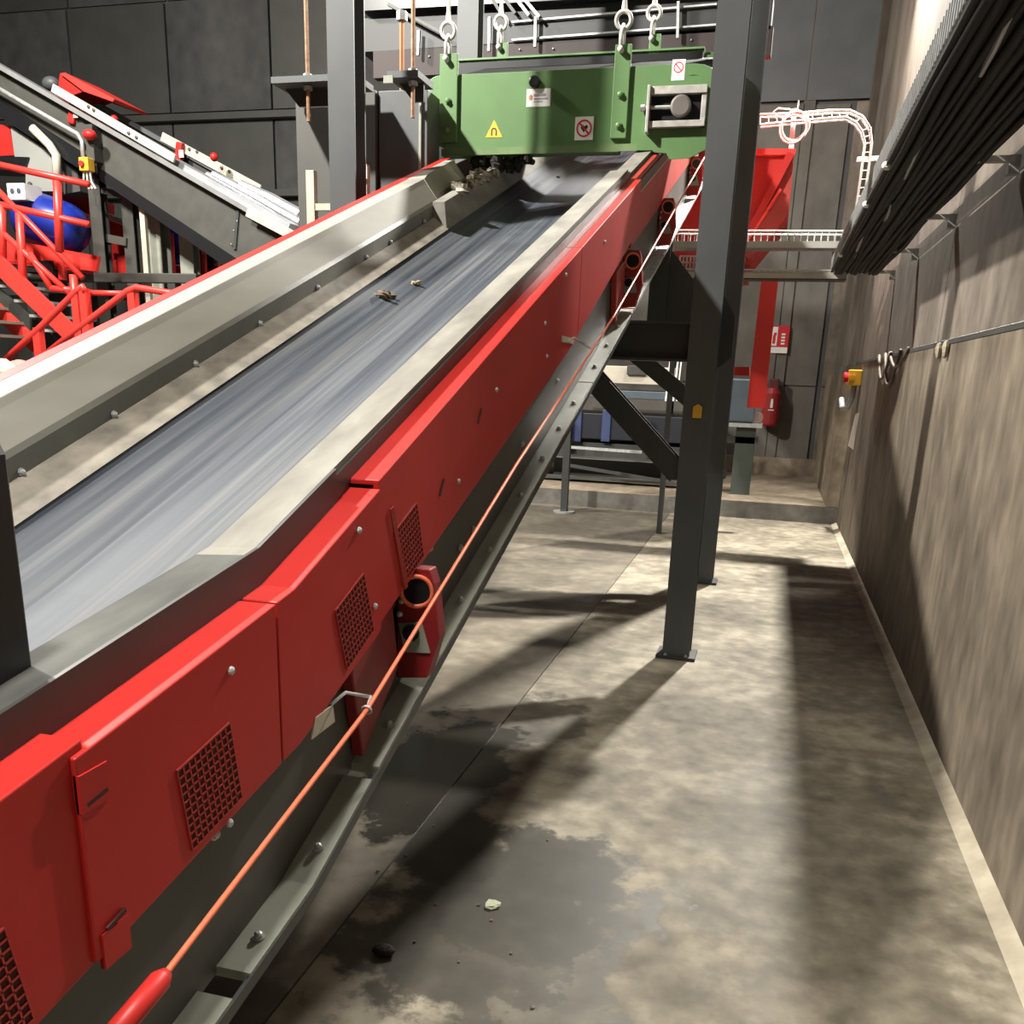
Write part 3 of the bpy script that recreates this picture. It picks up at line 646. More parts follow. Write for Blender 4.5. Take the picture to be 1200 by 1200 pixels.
pbar(MB(), 9.15, (535, 30), (572, 28), .03, .05).build('lamp_strip', CREAM, ow)
for u, v in ((609, 58), (648, 57), (810, 47), (503, 66)):
    q = PY(u, v, 9.04); put(BOLTS, 'bolt', q, ow)
for u in (520, 700):
    q = PY(u, 20, 9.3); MB().box((q.x-.06, 9.3, q.z), (q.x+.06, 9.42, 8.6)).build('hanger_post', DARK, ow)

# ------------------------------------------------------------------ red discharge chute at the conveyor head
rc = thing('discharge_chute', 'red sheet-metal discharge chute behind the portal posts', 'chute', (-.4, 10, 1.3))
def P3(pts, y): return [PY(u, v, y) for u, v in pts]
MB().prism(P3([(790, 176), (931, 176), (924, 252), (879, 308), (790, 312)], 10.0), (0, .9, 0)).build('body', RED, rc)
MB().prism(P3([(926, 184), (930, 186), (924, 250), (878, 306), (874, 300)], 9.98), (0, .03, 0)).build('side_sheet', REDD, rc)  # side face in a darker red, its shade put into the colour
MB().prism(P3([(790, 174), (933, 174), (931, 181), (790, 183)], 9.94), (0, .07, 0)).build('rim', REDB, rc)
pbar(MB(), 9.95, (927, 180), (872, 285), .07, .08).build('rib', RED, rc)
pbar(MB(), 9.93, (915, 222), (876, 283), .025, .05).build('rib', REDB, rc)
MB().prism(P3([(892, 328), (912, 328), (896, 478), (875, 478)], 10.3), (0, .06, 0)).build('chute_leg', REDB, rc)
MB().prism(P3([(790, 300), (880, 300), (876, 330), (790, 335)], 10.3), (0, .4, 0)).build('outlet', REDD, rc)
MB().prism(P3([(852, 430), (878, 430), (878, 440), (852, 440)], 10.3), (0, .3, 0)).build('bracket', RED, rc)

# ------------------------------------------------------------------ machinery on the raised floor behind the posts
mf = thing('machine_frame', 'dark steel machine stand on the raised floor beside the red chute leg', 'machine', (-.3, 12.2, .2))
a = PZ(852, 582, .206); b = PZ(879, 582, .206); zt = PY(865, 500, 12.2).z
MB().hsec(((a.x+b.x)/2, 12.25, .206), ((a.x+b.x)/2, 12.25, zt), .24, .2, .02, .015, (0, 1, 0)).build('post', mat('green_black_steel', (.045, .055, .045), .5), mf)
MB().box((a.x-.2, 12.1, zt), (b.x+.05, 12.5, zt+.05)).build('shelf', GALV, mf)
MB().box((a.x-.15, 12.1, zt+.06), (a.x+.22, 12.4, zt+.58)).build('gearbox', BLUEG, mf, bevel=.02)
MB().tube([(a.x+.27, 12.15, zt+.12), (a.x+.27, 12.4, zt+.12)], .06, 14).build('shaft_end', mat('brown_hub', (.16, .10, .08), .6), mf)
MB().box((a.x-.2, 12.15, zt-.2), (b.x+.02, 12.3, zt-.12)).build('crossbar', DARK, mf)
for v in (535, 555):
    q = PY(846, v, 12.2); MB().box((q.x-.15, 12.15, q.z-.06), (q.x+.05, 12.3, q.z+.06)).build('block', BLK, mf)

mc = thing('sorting_machine', 'dark sorting machine with pale cover seen through the portal knee braces', 'machine', (-1.8, 12.8, .2))
def slab(u0, v0, u1, v1, y, d, m, name, par, bevel=.01):
    a = PY(u0, v0, y); b = PY(u1, v1, y)
    return MB().box((a.x, y, min(a.z, b.z)), (b.x, y+d, max(a.z, b.z))).build(name, m, par, bevel=bevel)
slab(560, 478, 800, 520, 12.9, 1.2, mat('navy_black', (.012, .013, .02), .4), 'base', mc)
slab(640, 426, 790, 452, 12.9, 1.0, CREAM, 'cover', mc)
slab(640, 454, 800, 470, 12.8, 1.0, BLUEG, 'side_band', mc)
slab(735, 428, 757, 440, 12.85, .1, DARK, 'dark_block', mc)
for u in (672, 706): slab(u, 480, u+8, 518, 12.86, .04, mat('dull_blue', (.03, .045, .12), .5), 'blue_post', mc)
slab(657, 490, 667, 520, 12.7, .1, RED, 'red_guard', mc)
pbar(MB(), 12.5, (668, 524), (752, 530), .035, .04).build('front_rail', GALV, mc)
slab(600, 532, 800, 545, 12.6, .8, DARK2, 'sill', mc)
for u, w in ((785, .02), (794, .02), (798, .015)): pbar(MB(), 12.4, (u, 420), (u-6, 475), .001, .001); pbar(MB(), 12.4, (u+1, 418), (u-5, 470), w, w).build('hand_post', WHT, mc)
pbar(MB(), 12.5, (610, 556), (800, 566), .03, .25).build('skid', DARK2, mc)
pbar(MB(), 12.3, (665, 545), (790, 566), .04, .05).build('diagonal', DARK, mc)
MB().box((-2.9, 12.95, .206), (-.9, 13.9, .7)).build('plinth', DARK, mc)
# upper dark cabinet with a perforated guard between beam and conveyor
uc = thing('guard_cage', 'small grey mesh guard cage standing above the portal beam', 'cage', (-.95, 9.9, 2.4))
f = MB(); a = PY(797, 300, 9.8); b = PY(816, 322, 9.8)
for t in range(6):
    x = a.x+(b.x-a.x)*t/5; f.box((x-.006, 9.8, b.z), (x+.006, 9.815, a.z))
for t in range(4):
    z = a.z+(b.z-a.z)*t/3; f.box((a.x, 9.8, z-.006), (b.x, 9.815, z+.006))
f.build('mesh', WIRE, uc)
MB().box((a.x-.02, 9.83, b.z-.35), (b.x+.02, 10.0, b.z)).build('cabinet', LIP, uc)
MB().box((a.x-.02, 9.83, .0), (a.x+.03, 9.9, b.z-.3)).build('leg', DARK, uc)

tl = thing('floor_stand', 'thin dark steel leg on a round foot in front of the kerb', 'leg', PZ(660, 601))
b = PZ(660, 601); MB().box((b.x-.04, b.y, .02), (b.x+.04, b.y+.08, 2.2)).build('tube', DARK, tl)
MB().tube([(b.x, b.y+.04, 0), (b.x, b.y+.04, .02)], .13, 16).build('foot_plate', GALV, tl)

# ------------------------------------------------------------------ right wall: trays, cables, stop button
ct = thing('cable_tray', 'wide wall-mounted cable tray filled with black cables along the right wall', 'cable tray', (.62, 4, 2.6))
TZ, TX0, TX1, TY0, TY1 = 2.60, .39, .80, -3.0, 9.45
MB().box((TX0, TY0, TZ-.022), (TX1, TY1, TZ-.010)).build('tray_floor', mat('black_sheet', (.010, .010, .010), .55, var=.4, scale=3), ct)
for x in (TX0, TX1): MB().box((x-.004, TY0, TZ), (x+.004, TY1, TZ+.10)).build('side_rail', mat('dark_wire_tray', (.06, .06, .058), .4, metal=.5), ct)
g = MB()
for k in range(130):
    y = 2.6+k*.0525; g.box((TX0-.009, y, TZ-.006), (TX0-.003, y+.012, TZ+.10))
o = g.build('rail_wires', GALV, ct); o['kind'] = 'stuff'
for i in range(11):
    x = TX0+.03+i*.036; zz = [TZ-.028-.014*random.random() for _ in range(14)]
    MB().tube([(x+random.uniform(-.012, .012), TY0+.1+(TY1-TY0-.2)*k/13, zz[k]) for k in range(14)], random.uniform(.012, .02), 8).build('cable', BLKC, ct, smooth=True)
for y in (3.3, 4.8, 6.3, 7.8, 9.2):
    bk = MB(); bk.box((TX1-.06, y, TZ-.05), (WX+.03, y+.04, TZ-.025)); bk.box((WX-.012, y-.01, TZ-.10), (WX+.03, y+.05, TZ-.025))
    bk.build('wall_bracket', GALV, ct)
for x, y in ((TX0+.012, 6.0), (TX0+.012, 8.2), (TX0+.012, 5.0), (TX0+.05, 9.35)):
    MB().ball((x, y, TZ-.018), .03, 8, 6, (1, 1, .7)).build('cable_tie', WHT, ct)
# silver strips standing in for glints of light on the cables
for x0, y0, x1, y1 in ((.46, 4.2, .50, 5.2), (.52, 5.9, .55, 6.6), (.50, 3.0, .53, 3.6), (.47, 7.1, .50, 8.2)):
    MB().tube([(x0, y0, TZ-.034), ((x0+x1)/2, (y0+y1)/2, TZ-.044), (x1, y1, TZ-.034)], .010, 6).build('cable_glint', SILV, ct)

def basket(name, label, p, q, wdt, hgt, n, grp=None, m=WIRE):
    """wire cable basket between two points, open rungs"""
    p, q = Vector(p), Vector(q); d = (q-p); L_ = d.length; d.normalize()
    t = thing(name, label, 'cable tray', p, grp); side = Vector((0, 1, 0))
    for sx in (-1, 1):
        for z in (0, hgt): MB().tube([p+side*(sx*wdt/2)+Vector((0, 0, z)), q+side*(sx*wdt/2)+Vector((0, 0, z))], .008, 6).build('wire', m, t)
    g = MB()
    for k in range(n+1):
        c = p+d*(L_*k/n)
        g.tube([c+side*(-wdt/2)+Vector((0, 0, hgt)), c+side*(-wdt/2), c+side*(wdt/2), c+side*(wdt/2)+Vector((0, 0, hgt))], .004, 5)
    g.build('rungs', m, t)
    return t
p = PY(985, 291, 9.55); q = PY(770, 289, 9.55)
b1 = basket('wire_cable_tray', 'upper wire basket tray crossing from wall tray towards the conveyor', (p.x, 9.55, p.z), (q.x, 9.55, q.z), .22, .13, 28, 'wire trays crossing behind the posts')
MB().box((q.x, 9.43, p.z-.012), (p.x, 9.47, p.z+.045)).build('flange', WIRE, b1)
MB().box((q.x, 9.45, p.z-.012), (p.x, 9.66, p.z-.006)).build('tray_floor', GALV, b1)
p = PY(978, 326, 9.45); q = PY(790, 324, 9.45)
b2 = basket('wire_cable_tray', 'lower wire basket tray crossing above the red chute leg', (p.x, 9.5, p.z), (q.x, 9.5, q.z), .2, .06, 28, 'wire trays crossing behind the posts')
MB().box((q.x, 9.39, p.z-.01), (p.x+.1, 9.42, p.z+.035)).build('flange', CREAM, b2)
MB().box((q.x, 9.4, p.z-.02), (p.x+.1, 9.6, p.z-.012)).build('tray_floor', DARK, b2)
# cable ladder: along, around a bend and down
YLd = 11.0
path = [PY(u, v, YLd) for u, v in ((891, 146), (930, 142), (975, 138), (992, 137), (1003, 143), (1010, 153), (1014, 168), (1010, 200), (1004, 240), (996, 300))]
path2 = [PY(u, v, YLd) for u, v in ((891, 134), (930, 133), (975, 129), (996, 129), (1011, 136), (1020, 150), (1022, 168), (1018, 200), (1012, 240), (1004, 300))]
cl = thing('cable_ladder', 'white wire cable ladder bending down beside the right wall', 'cable ladder', path[0])
for pth in (path, path2):
    for dy in (0, .12): MB().tube([p+Vector((0, dy, 0)) for p in pth], .011, 6).build('rail', WIRE, cl)
for i in range(len(path)-1):
    L_ = (path[i+1]-path[i]).length; k = max(1, round(L_/.085))
    for j in range(k):
        a = path[i].lerp(path[i+1], j/k); b = path2[i].lerp(path2[i+1], j/k)
        MB().tube([a, b, b+Vector((0, .12, 0))], .006, 5).build('rung', WIRE, cl)
a = PY(1004, 187, YLd+.13); MB().bar(a, (WX+.03, YLd+.13, a.z+.01), .04, .045).build('wall_arm', WHT, cl)
a = PY(931, 128, YLd+.06); b = PY(927, 176, YLd+.06); MB().bar(a, b, .05, .05, up=(0, 1, 0)).build('stand', WHT, cl)
cw = thing('cable_coil', 'coil of white cable hung on the cable ladder', 'cable', PY(931, 149, YLd))
c = PY(931, 149, YLd-.05)
for k in range(5):
    MB().ring(c+Vector((random.uniform(-.015, .015), -.012*k, random.uniform(-.03, .01))), (random.uniform(-.08, .08), 1, random.uniform(-.08, .08)), .135+random.uniform(-.012, .012), .009, 32, 6).build('turn', WIRE, cw, smooth=True)
MB().tube([PY(933, 133, YLd-.05), PY(925, 128, YLd-.06), PY(912, 127, YLd-.06), PY(906, 131, YLd-.06), PY(910, 136, YLd-.06), PY(922, 140, YLd-.06)], .008, 6).build('loop', WIRE, cw, smooth=True)
MB().tube([PY(934, 134, YLd-.05), PY(936, 118, YLd-.05)], .008, 6).build('tail', WIRE, cw)

# stop button with conduit, scrap of paper
p = PX(1009, 444, WX)
es = thing('stop_button', 'yellow emergency stop box with red button on the stained right wall', 'stop button', (WX, p.y, p.z-.07))
x = WX
MB().box((x-.13, p.y-.09, p.z-.07), (x, p.y+.09, p.z+.09)).build('box', YEL, es, bevel=.01)
MB().tube([(x-.10, p.y-.09, p.z+.01), (x-.10, p.y-.12, p.z+.01)], .03, 12).build('collar', YEL, es)
MB().tube([(x-.13, p.y, p.z+.01), (x-.17, p.y, p.z+.01), (x-.18, p.y, p.z+.01)], [.045, .06, .045], 14).build('button', SRED, es)
MB().tube([(x-.06, p.y, p.z-.07), (x-.065, p.y, p.z-.2), (x-.09, p.y+.05, p.z-.30), (x-.14, p.y+.15, p.z-.31), (x-.15, p.y+.3, p.z-.22)], .03, 10).build('conduit', mat('grey_conduit', (.3, .31, .32), .45), es, smooth=True)
q = PX(1003, 508, WX); MB().prism([(WX-.004, q.y-.10, q.z+.22), (WX-.035, q.y-.06, q.z+.2), (WX-.05, q.y+.16, q.z-.14), (WX-.004, q.y-.02, q.z-.17)], (0, .004, 0)).build('paper_tag', PAPER, es)
# hanging cables and debris on the ledge
hc = thing('loose_cables', 'loose brown cables drooping over the wall ledge by the stop button', 'cable', (WX, 8.4, 1.8))
for a, b, dz in ((8.6, 7.6, .25), (8.3, 7.2, .12), (9.1, 8.2, .2)):
    MB().tube([(WX-.015, a+(b-a)*t, 1.86-dz*math.sin(math.pi*t)) for t in [k/10 for k in range(11)]], .012, 6).build('cable', mat('brown_cable', (.13, .10, .075), .7), hc, smooth=True)
for y in (5.85, 5.62):
    o = MB().ball((WX-.02, y, 1.80), .035, 7, 5, (.5, 1, 1.3), .2).build('mortar_lump', STRIP, hc)

# ------------------------------------------------------------------ back wall: extinguisher and its sign
p = PY(893, 498, YB+.02); q = PY(915, 447, YB+.02)
fe = thing('fire_extinguisher', 'red fire extinguisher in a cover on the back wall under the red sign', 'extinguisher', ((p.x+q.x)/2, YB, p.z))
xm = (p.x+q.x)/2
MB().tube([(xm, YB-.125, p.z), (xm, YB-.125, p.z+.03), (xm, YB-.125, p.z+.48), (xm, YB-.125, p.z+.56), (xm, YB-.125, p.z+.58)], [.12, .135, .135, .09, .05], 18).build('cover', mat('extinguisher_red', (.30, .02, .02), .45), fe, smooth=False)
MB().box((xm-.075, YB-.20, p.z+.5), (xm+.085, YB+.0, p.z+.70)).build('head_cover', mat('extinguisher_dark', (.10, .02, .022), .5), fe, bevel=.02)
g = MB(); g.box((xm-.012, YB-.264, p.z+.27), (xm+.025, YB-.259, p.z+.37)); g.box((xm-.04, YB-.264, p.z+.23), (xm+.045, YB-.259, p.z+.245)); g.ball((xm+.006, YB-.261, p.z+.385), .018, 8, 6, (1, .2, 1)); g.build('emblem', PAPER, fe)
MB().box((xm-.05, YB-.03, p.z+.1), (xm+.05, YB+.03, p.z+.5)).build('wall_bracket', DARK, fe)
p = PY(913, 398, YB+.02); y = YB+.02
sg = tag(MB().box((p.x-.15, y-.01, p.z-.20), (p.x+.14, y, p.z+.20)).build('extinguisher_sign', SRED), 'red and white fire extinguisher sign on the back wall', 'sign')
MB().box((p.x-.145, y-.014, p.z-.195), (p.x+.135, y-.009, p.z-.11)).build('text_field', PAPER, sg)
MB().box((p.x-.125, y-.014, p.z-.09), (p.x-.03, y-.009, p.z+.18)).build('pictogram_field', PAPER, sg)
g = MB(); g.box((p.x-.095, y-.018, p.z-.06), (p.x-.055, y-.013, p.z+.06)); g.box((p.x-.085, y-.018, p.z+.06), (p.x-.045, y-.013, p.z+.10)); g.build('pictogram', SRED, sg)
g = MB()
for k in range(4): g.box((p.x+.03, y-.014, p.z-.07+k*.045), (p.x+.085, y-.009, p.z-.045+k*.045))
g.build('lettering', PAPER, sg)

# steel platform that the left-hand machinery stands on
ZD = 1.33
pf = thing('steel_platform', 'dark steel platform deck under the red stairs and second conveyor', 'platform', (-8.5, 9.7, 0))
MB().box((-13, 7.9, ZD-.06), (-4.6, 11.45, ZD)).build('deck', DARK, pf)
for y in (7.95, 11.3): MB().box((-13, y, ZD-.26), (-4.6, y+.1, ZD-.06)).build('beam', DARK2, pf)
for x in (-12.5, -9.8, -7.2, -4.75):
    for y in (7.95, 11.3): MB().box((x, y, 0), (x+.12, y+.1, ZD-.26)).build('leg', DARK2, pf)
# ------------------------------------------------------------------ left hall: second conveyor, stairs, vibrating motors
YN, YF = 10.0, 10.95
def band(mb, y, p, q, h0, h1, t):        # plate between two pixel lines on the plane y: p,q upper ends, h lower ends
    mb.prism(P3([p, q, h1, h0], y), (0, t, 0)); return mb
c2v = thing('second_conveyor', 'dark second conveyor sloping down behind the grey hood', 'conveyor', PY(150, 250, 10.4))
band(MB(), YN, (-60, 44), (362, 288), (-60, 80), (330, 338), .06).build('side_frame', DARK2, c2v)
band(MB(), YN-.01, (-60, 78), (115, 190), (-60, 98), (90, 196), .9).build('underside', BLK, c2v)  # black block: the shadow below the frame put into the colour
band(MB(), YN+.005, (100, 180), (300, 318), (100, 200), (290, 330), .9).build('underside', BLK, c2v)  # shadow under the lower run, likewise drawn in black
pbar(MB(), YN-.02, (-60, 43), (362, 287), .05, .16).build('top_flange', mat('grey_flange', (.2, .2, .2), .4), c2v)
band(MB(), YF, (66, 96), (362, 262), (66, 140), (362, 300), .06).build('side_frame', DARK, c2v)
pbar(MB(), YF, (66, 95), (362, 261), .05, .1).build('top_flange', COLM, c2v)
MB().prism([PY(-60, 52, YN+.06), PY(362, 296, YN+.06), PY(362, 296, YN+.06)+Vector((0, .88, 0)), PY(-60, 52, YN+.06)+Vector((0, .88, 0))], (0, 0, -.02)).build('belt', BLKC, c2v)
def strip_(y, a, b, h, m=CREAM): return pbar(MB(), y, a, b, h, .03).build('edge_board', m, c2v)
strip_(YN-.12, (62, 103), (205, 186), .085); strip_(YN-.12, (290, 248), (345, 277), .10)
strip_(YF-.06, (190, 160), (305, 222), .10)
for (a, b) in (((243, 206), (350, 268)), ((250, 205), (352, 262)), ((282, 216), (352, 252))):
    MB().tube([PY(*a, YN+.4), PY((a[0]+b[0])/2, (a[1]+b[1])/2-1, YN+.4), PY(*b, YN+.4)], [.05, .07, .07], 10).build('cover_tube', SILV, c2v)
pbar(MB(), YN+.1, (205, 190), (345, 268), .08, .25).build('cover_sheet', SILV, c2v)
for u, v, y in ((88, 133, YN), (212, 180, YF-.1)):
    b = MB(); a1 = PY(u, v-13, y); a2 = PY(u-3, v+13, y); b.bar(a1, a2, .09, .09, up=(0, 1, 0)); o = b.build('red_bracket', RED, c2v, bevel=.02)
    q = PY(u, v, y-.06); MB().box((q.x-.03, y-.055, q.z-.04), (q.x+.03, y-.045, q.z+.04)).build('tag_plate', PAPER, o)
for u, v in ((134, 140), (251, 184)): MB().ball(PY(u, v, YF-.3), .05, 10, 8).build('red_knob', RED, c2v, smooth=True)
for u, v in ((104, 125), (110, 129), (151, 156), (160, 161), (222, 175), (231, 178), (260, 197), (269, 201)):
    q = PY(u, v, YN-.135 if u < 200 else YF-.075); put(BOLTD, 'bolt', q, c2v)
MB().prism(P3([(70, 87), (84, 93), (98, 107), (84, 112), (68, 104)], 10.5), (0, .5, 0)).build('red_hood', RED, c2v)
MB().prism(P3([(70, 86), (76, 85), (134, 116), (132, 119), (98, 107)], 10.45), (0, .6, 0)).build('hood_lid', REDB, c2v)
MB().ball(PY(60, 98, 10.8), .09, 12, 8, (1.3, 1, .9)).build('drum_cap', COLM, c2v, smooth=True)
band(MB(), YN-.02, (277, 246), (280, 246), (273, 292), (276, 292), .02).build('joint_cover', DARK, c2v)
for u, v in ((278, 259), (274, 270), (271, 286)): put(BOLTS, 'bolt', PY(u, v, YN-.02), c2v)
MB().tube([PY(u, v, YN-.15) for u, v in ((-20, 93), (40, 128), (80, 151), (91, 157), (96, 165), (98, 190))], .025, 8).build('conduit', GALV, c2v, smooth=True)
# legs of the second conveyor
for (u, v0, w, m, y) in ((113, 210, .16, DARK2, 10.2), (151, 228, .15, DARK2, 10.3), (180, 238, .26, LIP, 10.5), (220, 262, .18, LIP, 10.6)):
    a = PY(u, v0, y); MB().hsec((a.x, y, ZD), (a.x, y, a.z+.25), w, w*.8, .015, .012, (0, 1, 0)).build('leg', m, c2v)
a = PY(164, 225, 10.1); MB().box((a.x-.03, 10.1, ZD), (a.x+.035, 10.15, a.z+.2)).build('pole', CREAM, c2v)
pbar(MB(), 10.2, (105, 219), (155, 232), .07, .08).build('crossbar', DARK, c2v); pbar(MB(), 10.25, (120, 278), (150, 284), .09, .08).build('crossbar', DARK2, c2v)
# zig-zag guard under the frame
g = MB()
for k in range(7):
    u, v = 28+k*9, 141+k*6.3; g.prism(P3([(u, v), (u+6, v+5), (u+3, v+13)], YN+.02), (0, .02, 0))
g.build('toothed_edge', CREAM, c2v)
ys = thing('stop_switch', 'yellow stop switch box on the second conveyor frame', 'stop button', PY(101, 193, YN-.2))
a = PY(101, 193, YN-.2); MB().box((a.x-.06, YN-.25, a.z-.07), (a.x+.06, YN-.13, a.z+.07)).build('box', YEL, ys, bevel=.01)
MB().tube([(a.x-.01, YN-.25, a.z), (a.x-.01, YN-.28, a.z)], .03, 12).build('button', SRED, ys)
for dx in (-.04, 0, .04): MB().tube([(a.x+dx, YN-.2, a.z-.07), (a.x+dx*1.3, YN-.2, a.z-.18), (a.x+dx+.06, YN-.2, a.z-.25)], .012, 6).build('cable', WIRE, ys)
MB().box((a.x-.02, YN-.15, a.z+.05), (a.x+.08, YN+.0, a.z+.42)).build('mount', DARK2, ys)
MB().ball(PY(105, 158, YN-.2), .07, 10, 8, (1.2, 1, .8)).build('beacon', RED, ys, smooth=True)

# pale folded chute sheet and pipes
ch = thing('chute_sheet', 'pale grey folded sheet-metal chute under the second conveyor', 'chute', PY(40, 200, 10.2))
MB().prism(P3([(12, 147), (33, 161), (70, 186), (72, 224), (30, 224), (30, 199), (18, 190)], 10.08), (0, .3, 0)).build('sheet', mat('pale_sheet', (.26, .26, .24), .45, var=.12, scale=2), ch)
MB().prism(P3([(72, 188), (90, 200), (94, 224), (72, 228)], 10.12), (0, .3, 0)).build('sheet', CLAD, ch)
MB().tube([PY(u, v, 9.93) for u, v in ((38, 150), (58, 170), (66, 182), (67, 218))], .05, 8).build('pipe', CREAM, ch, smooth=True)
MB().prism(P3([(-30, 140), (11, 148), (17, 182), (-30, 184)], 10.1), (0, .4, 0)).build('red_box', RED, ch)
MB().prism(P3([(-30, 182), (33, 184), (28, 200), (-30, 198)], 10.05), (0, .4, 0)).build('ledge', BLK, ch)
MB().box((PY(50, 200, 10.3).x-.1, 10.3, ZD), (PY(50, 200, 10.3).x+.1, 10.42, PY(50, 200, 10.3).z)).build('backing_post', DARK, ch)

# vibrating screen: red trough with two blue motors
vb = thing('vibrating_screen', 'red vibrating screen trough behind the red stair railings', 'machine', PY(70, 310, 10.9))
MB().prism(P3([(-40, 276), (28, 284), (115, 300), (112, 318), (-40, 300)], 9.6), (0, .05, 0)).build('trough', REDB, vb)
a = PY(-40, 300, 9.6); b = PY(84, 314, 9.6); ZTR = (a.z+b.z)/2
MB().prism([(a.x, 9.6, a.z), (b.x, 9.6, b.z), (b.x, 10.125, b.z), (a.x, 10.125, a.z)], (0, 0, -.03)).build('trough_floor', RED, vb)
MB().prism(P3([(112, 292), (240, 318), (235, 345), (112, 318)], 10.9), (0, .8, 0)).build('trough', RED, vb)
MB().prism(P3([(68, 218), (104, 232), (104, 258), (68, 236)], 11.1), (0, .5, 0)).build('red_hood', RED, vb)
MB().prism(P3([(70, 236), (104, 253), (103, 259), (69, 241)], 11.0), (0, .15, 0)).build('hood_edge', mat('pink_edge', (.75, .2, .18), .5), vb)
MB().prism(P3([(120, 255), (165, 272), (165, 310), (120, 300)], 11.1), (0, .5, 0)).build('red_hood', RED, vb)
pbar(MB(), 11.0, (125, 252), (165, 268), .05, .1).build('hood_edge', CREAM, vb)
for u, y in ((66, 9.58), (127, 10.86)): slab(u, 305, u+10, 328, y, .05, REDB, 'lug', vb)
slab(-20, 318, 230, 332, 9.96, .11, DARK2, 'frame_beam', vb); slab(-20, 338, 230, 350, 11.0, .6, DARK, 'frame_beam', vb)
slab(43, 305, 62, 320, 9.57, .1, BLK, 'opening', vb)
MB().tube([PY(199, 273, 10.8), PY(202, 320, 10.8)], .045, 8).build('red_pole', REDB, vb)
MB().tube([PY(238, 298, 10.83), PY(240, 330, 10.83)], .04, 8).build('red_pole', RED, vb)
slab(218, 262, 288, 322, 11.62, .12, DARK2, 'valve_panel', vb)
for k in range(16):
    u = random.uniform(222, 278); v = 262+(u-198)*.5+random.uniform(-4, 18)
    q = PY(u, v, 11.58); MB().ball(q, random.uniform(.05, .11), 7, 5, (1.2, 1, .8), .25).build('fitting', random.choice([PAPER, RED, REDD, DARK, BLUEG, CREAM]), vb)
for (x, y, z) in ((-8.9, 9.97, PY(-20, 330, 9.96).z), (-6.9, 9.97, PY(200, 330, 9.96).z), (-8.9, 11.05, PY(60, 345, 11).z), (-7.0, 11.05, PY(200, 345, 11).z)): MB().box((x-.05, y, ZD), (x+.05, y+.1, z)).build('leg', DARK, vb)
YMOT = 9.98
def motor(u, v, r, L_, label, zmin=0):
    y = YMOT; c = PY(u, v, y); c.z = max(c.z, zmin+r+.05); t = thing('vibrating_motor', label, 'motor', c)
    d = Vector((1, .15, -.28)).normalized()
    pr = [(-1, .35), (-.96, .62), (-.8, .86), (-.55, .98), (0, 1), (.5, .96), (.8, .82), (.95, .6), (1, .3)]
    MB().tube([c+d*(a*L_/2) for a, _ in pr], [r*b for _, b in pr], 24).build('housing', BLUE, t, smooth=True)
    MB().box(c+Vector((-.12, -.1, -r-.06)), c+Vector((.12, .2, -r*.85))).build('foot', BLUE, t)
    return t, c
m1, c = motor(60, 262, .30, .84, 'large blue motor drum with white label behind the red railing', ZTR)
MB().box((c.x-.24, c.y-.37, c.z+.20), (c.x-.0, c.y-.10, c.z+.37)).build('label_plate', PAPER, m1)
for dx in (-.17, -.08): MB().ball((c.x+dx, c.y-.375, c.z+.29), .03, 8, 6, (1, .1, 1)).build('label_print', BLUEG, m1)
MB().tube([PY(33, 240, 9.9), PY(32, 222, 9.9), PY(36, 214, 9.9)], [.05, .045, .02], 8).build('cable_gland', DARK, m1)
YMOT = 11.28
m2, c = motor(202, 290, .22, .56, 'smaller blue motor drum behind the grey conveyor legs', PY(200, 303, 10.9).z)
MB().box((c.x-.1, c.y-.27, c.z+.02), (c.x+.08, c.y-.18, c.z+.16)).build('label_plate', PAPER, m2)

# red stairs and railings
YS = 9.15
st = thing('steel_stairs', 'bright red steel stairs with handrails beside the blue motor', 'stairs', PY(60, 420, YS))
def tub(p, q, r, y=YS, m=REDB, name='handrail', y2=None):
    return MB().tube([PY(*p, y), PY(*q, y if y2 is None else y2)], r, 8).build(name, m, st, smooth=True)
for p, q in (((-20, 189), (104, 216)), ((-20, 235), (104, 263)), ((-20, 205), (97, 326)), ((-20, 252), (85, 347)), ((35, 297), (60, 338)), ((60, 338), (85, 340))): tub(p, q, .034)
for p, q in (((67, 212), (70, 295)), ((23, 250), (28, 345)), ((86, 322), (92, 395)), ((2, 240), (3, 312))): tub(p, q, .045, name='rail_post')
pbar(MB(), YS-.05, (-20, 292), (95, 402), .19, .06).build('stringer', REDB, st)
pbar(MB(), YS+.75, (-20, 330), (70, 412), .17, .06).build('stringer', DARK2, st)
pbar(MB(), YS-.1, (-20, 348), (45, 408), .15, .06).build('stringer', REDB, st)
for k in range(5):
    a = PY(-6+k*18, 316+k*17.5, YS); MB().box((a.x-.16, YS, a.z-.03), (a.x+.14, YS+.75, a.z)).build('tread', GALV, st)
for k in range(3):
    a = PY(-4+k*18, 360+k*17, YS-.1); MB().box((a.x-.16, YS-.85, a.z-.03), (a.x+.16, YS-.1, a.z)).build('tread', LIP, st)
for u in (92, 45): a = PY(u, 395, YS); MB().box((a.x-.04, YS-.03, ZD), (a.x+.04, YS+.05, a.z+.1)).build('foot_post', REDB, st)
ls = thing('walkway_railing', 'bright red tube railing just behind the grey conveyor hood', 'railing', PY(98, 400, 8.6))
def tub2(pts, r, y=8.6, name='handrail'): return MB().tube([PY(u, v, y) for u, v in pts], r, 10).build(name, REDB, ls, smooth=True)
tub2(((-5, 432), (48, 383), (90, 341), (97, 336), (100, 342)), .034); tub2(((58, 412), (105, 375), (150, 341), (160, 337), (215, 346), (240, 352)), .034)
tub2(((99, 343), (150, 344)), .028, 8.7)
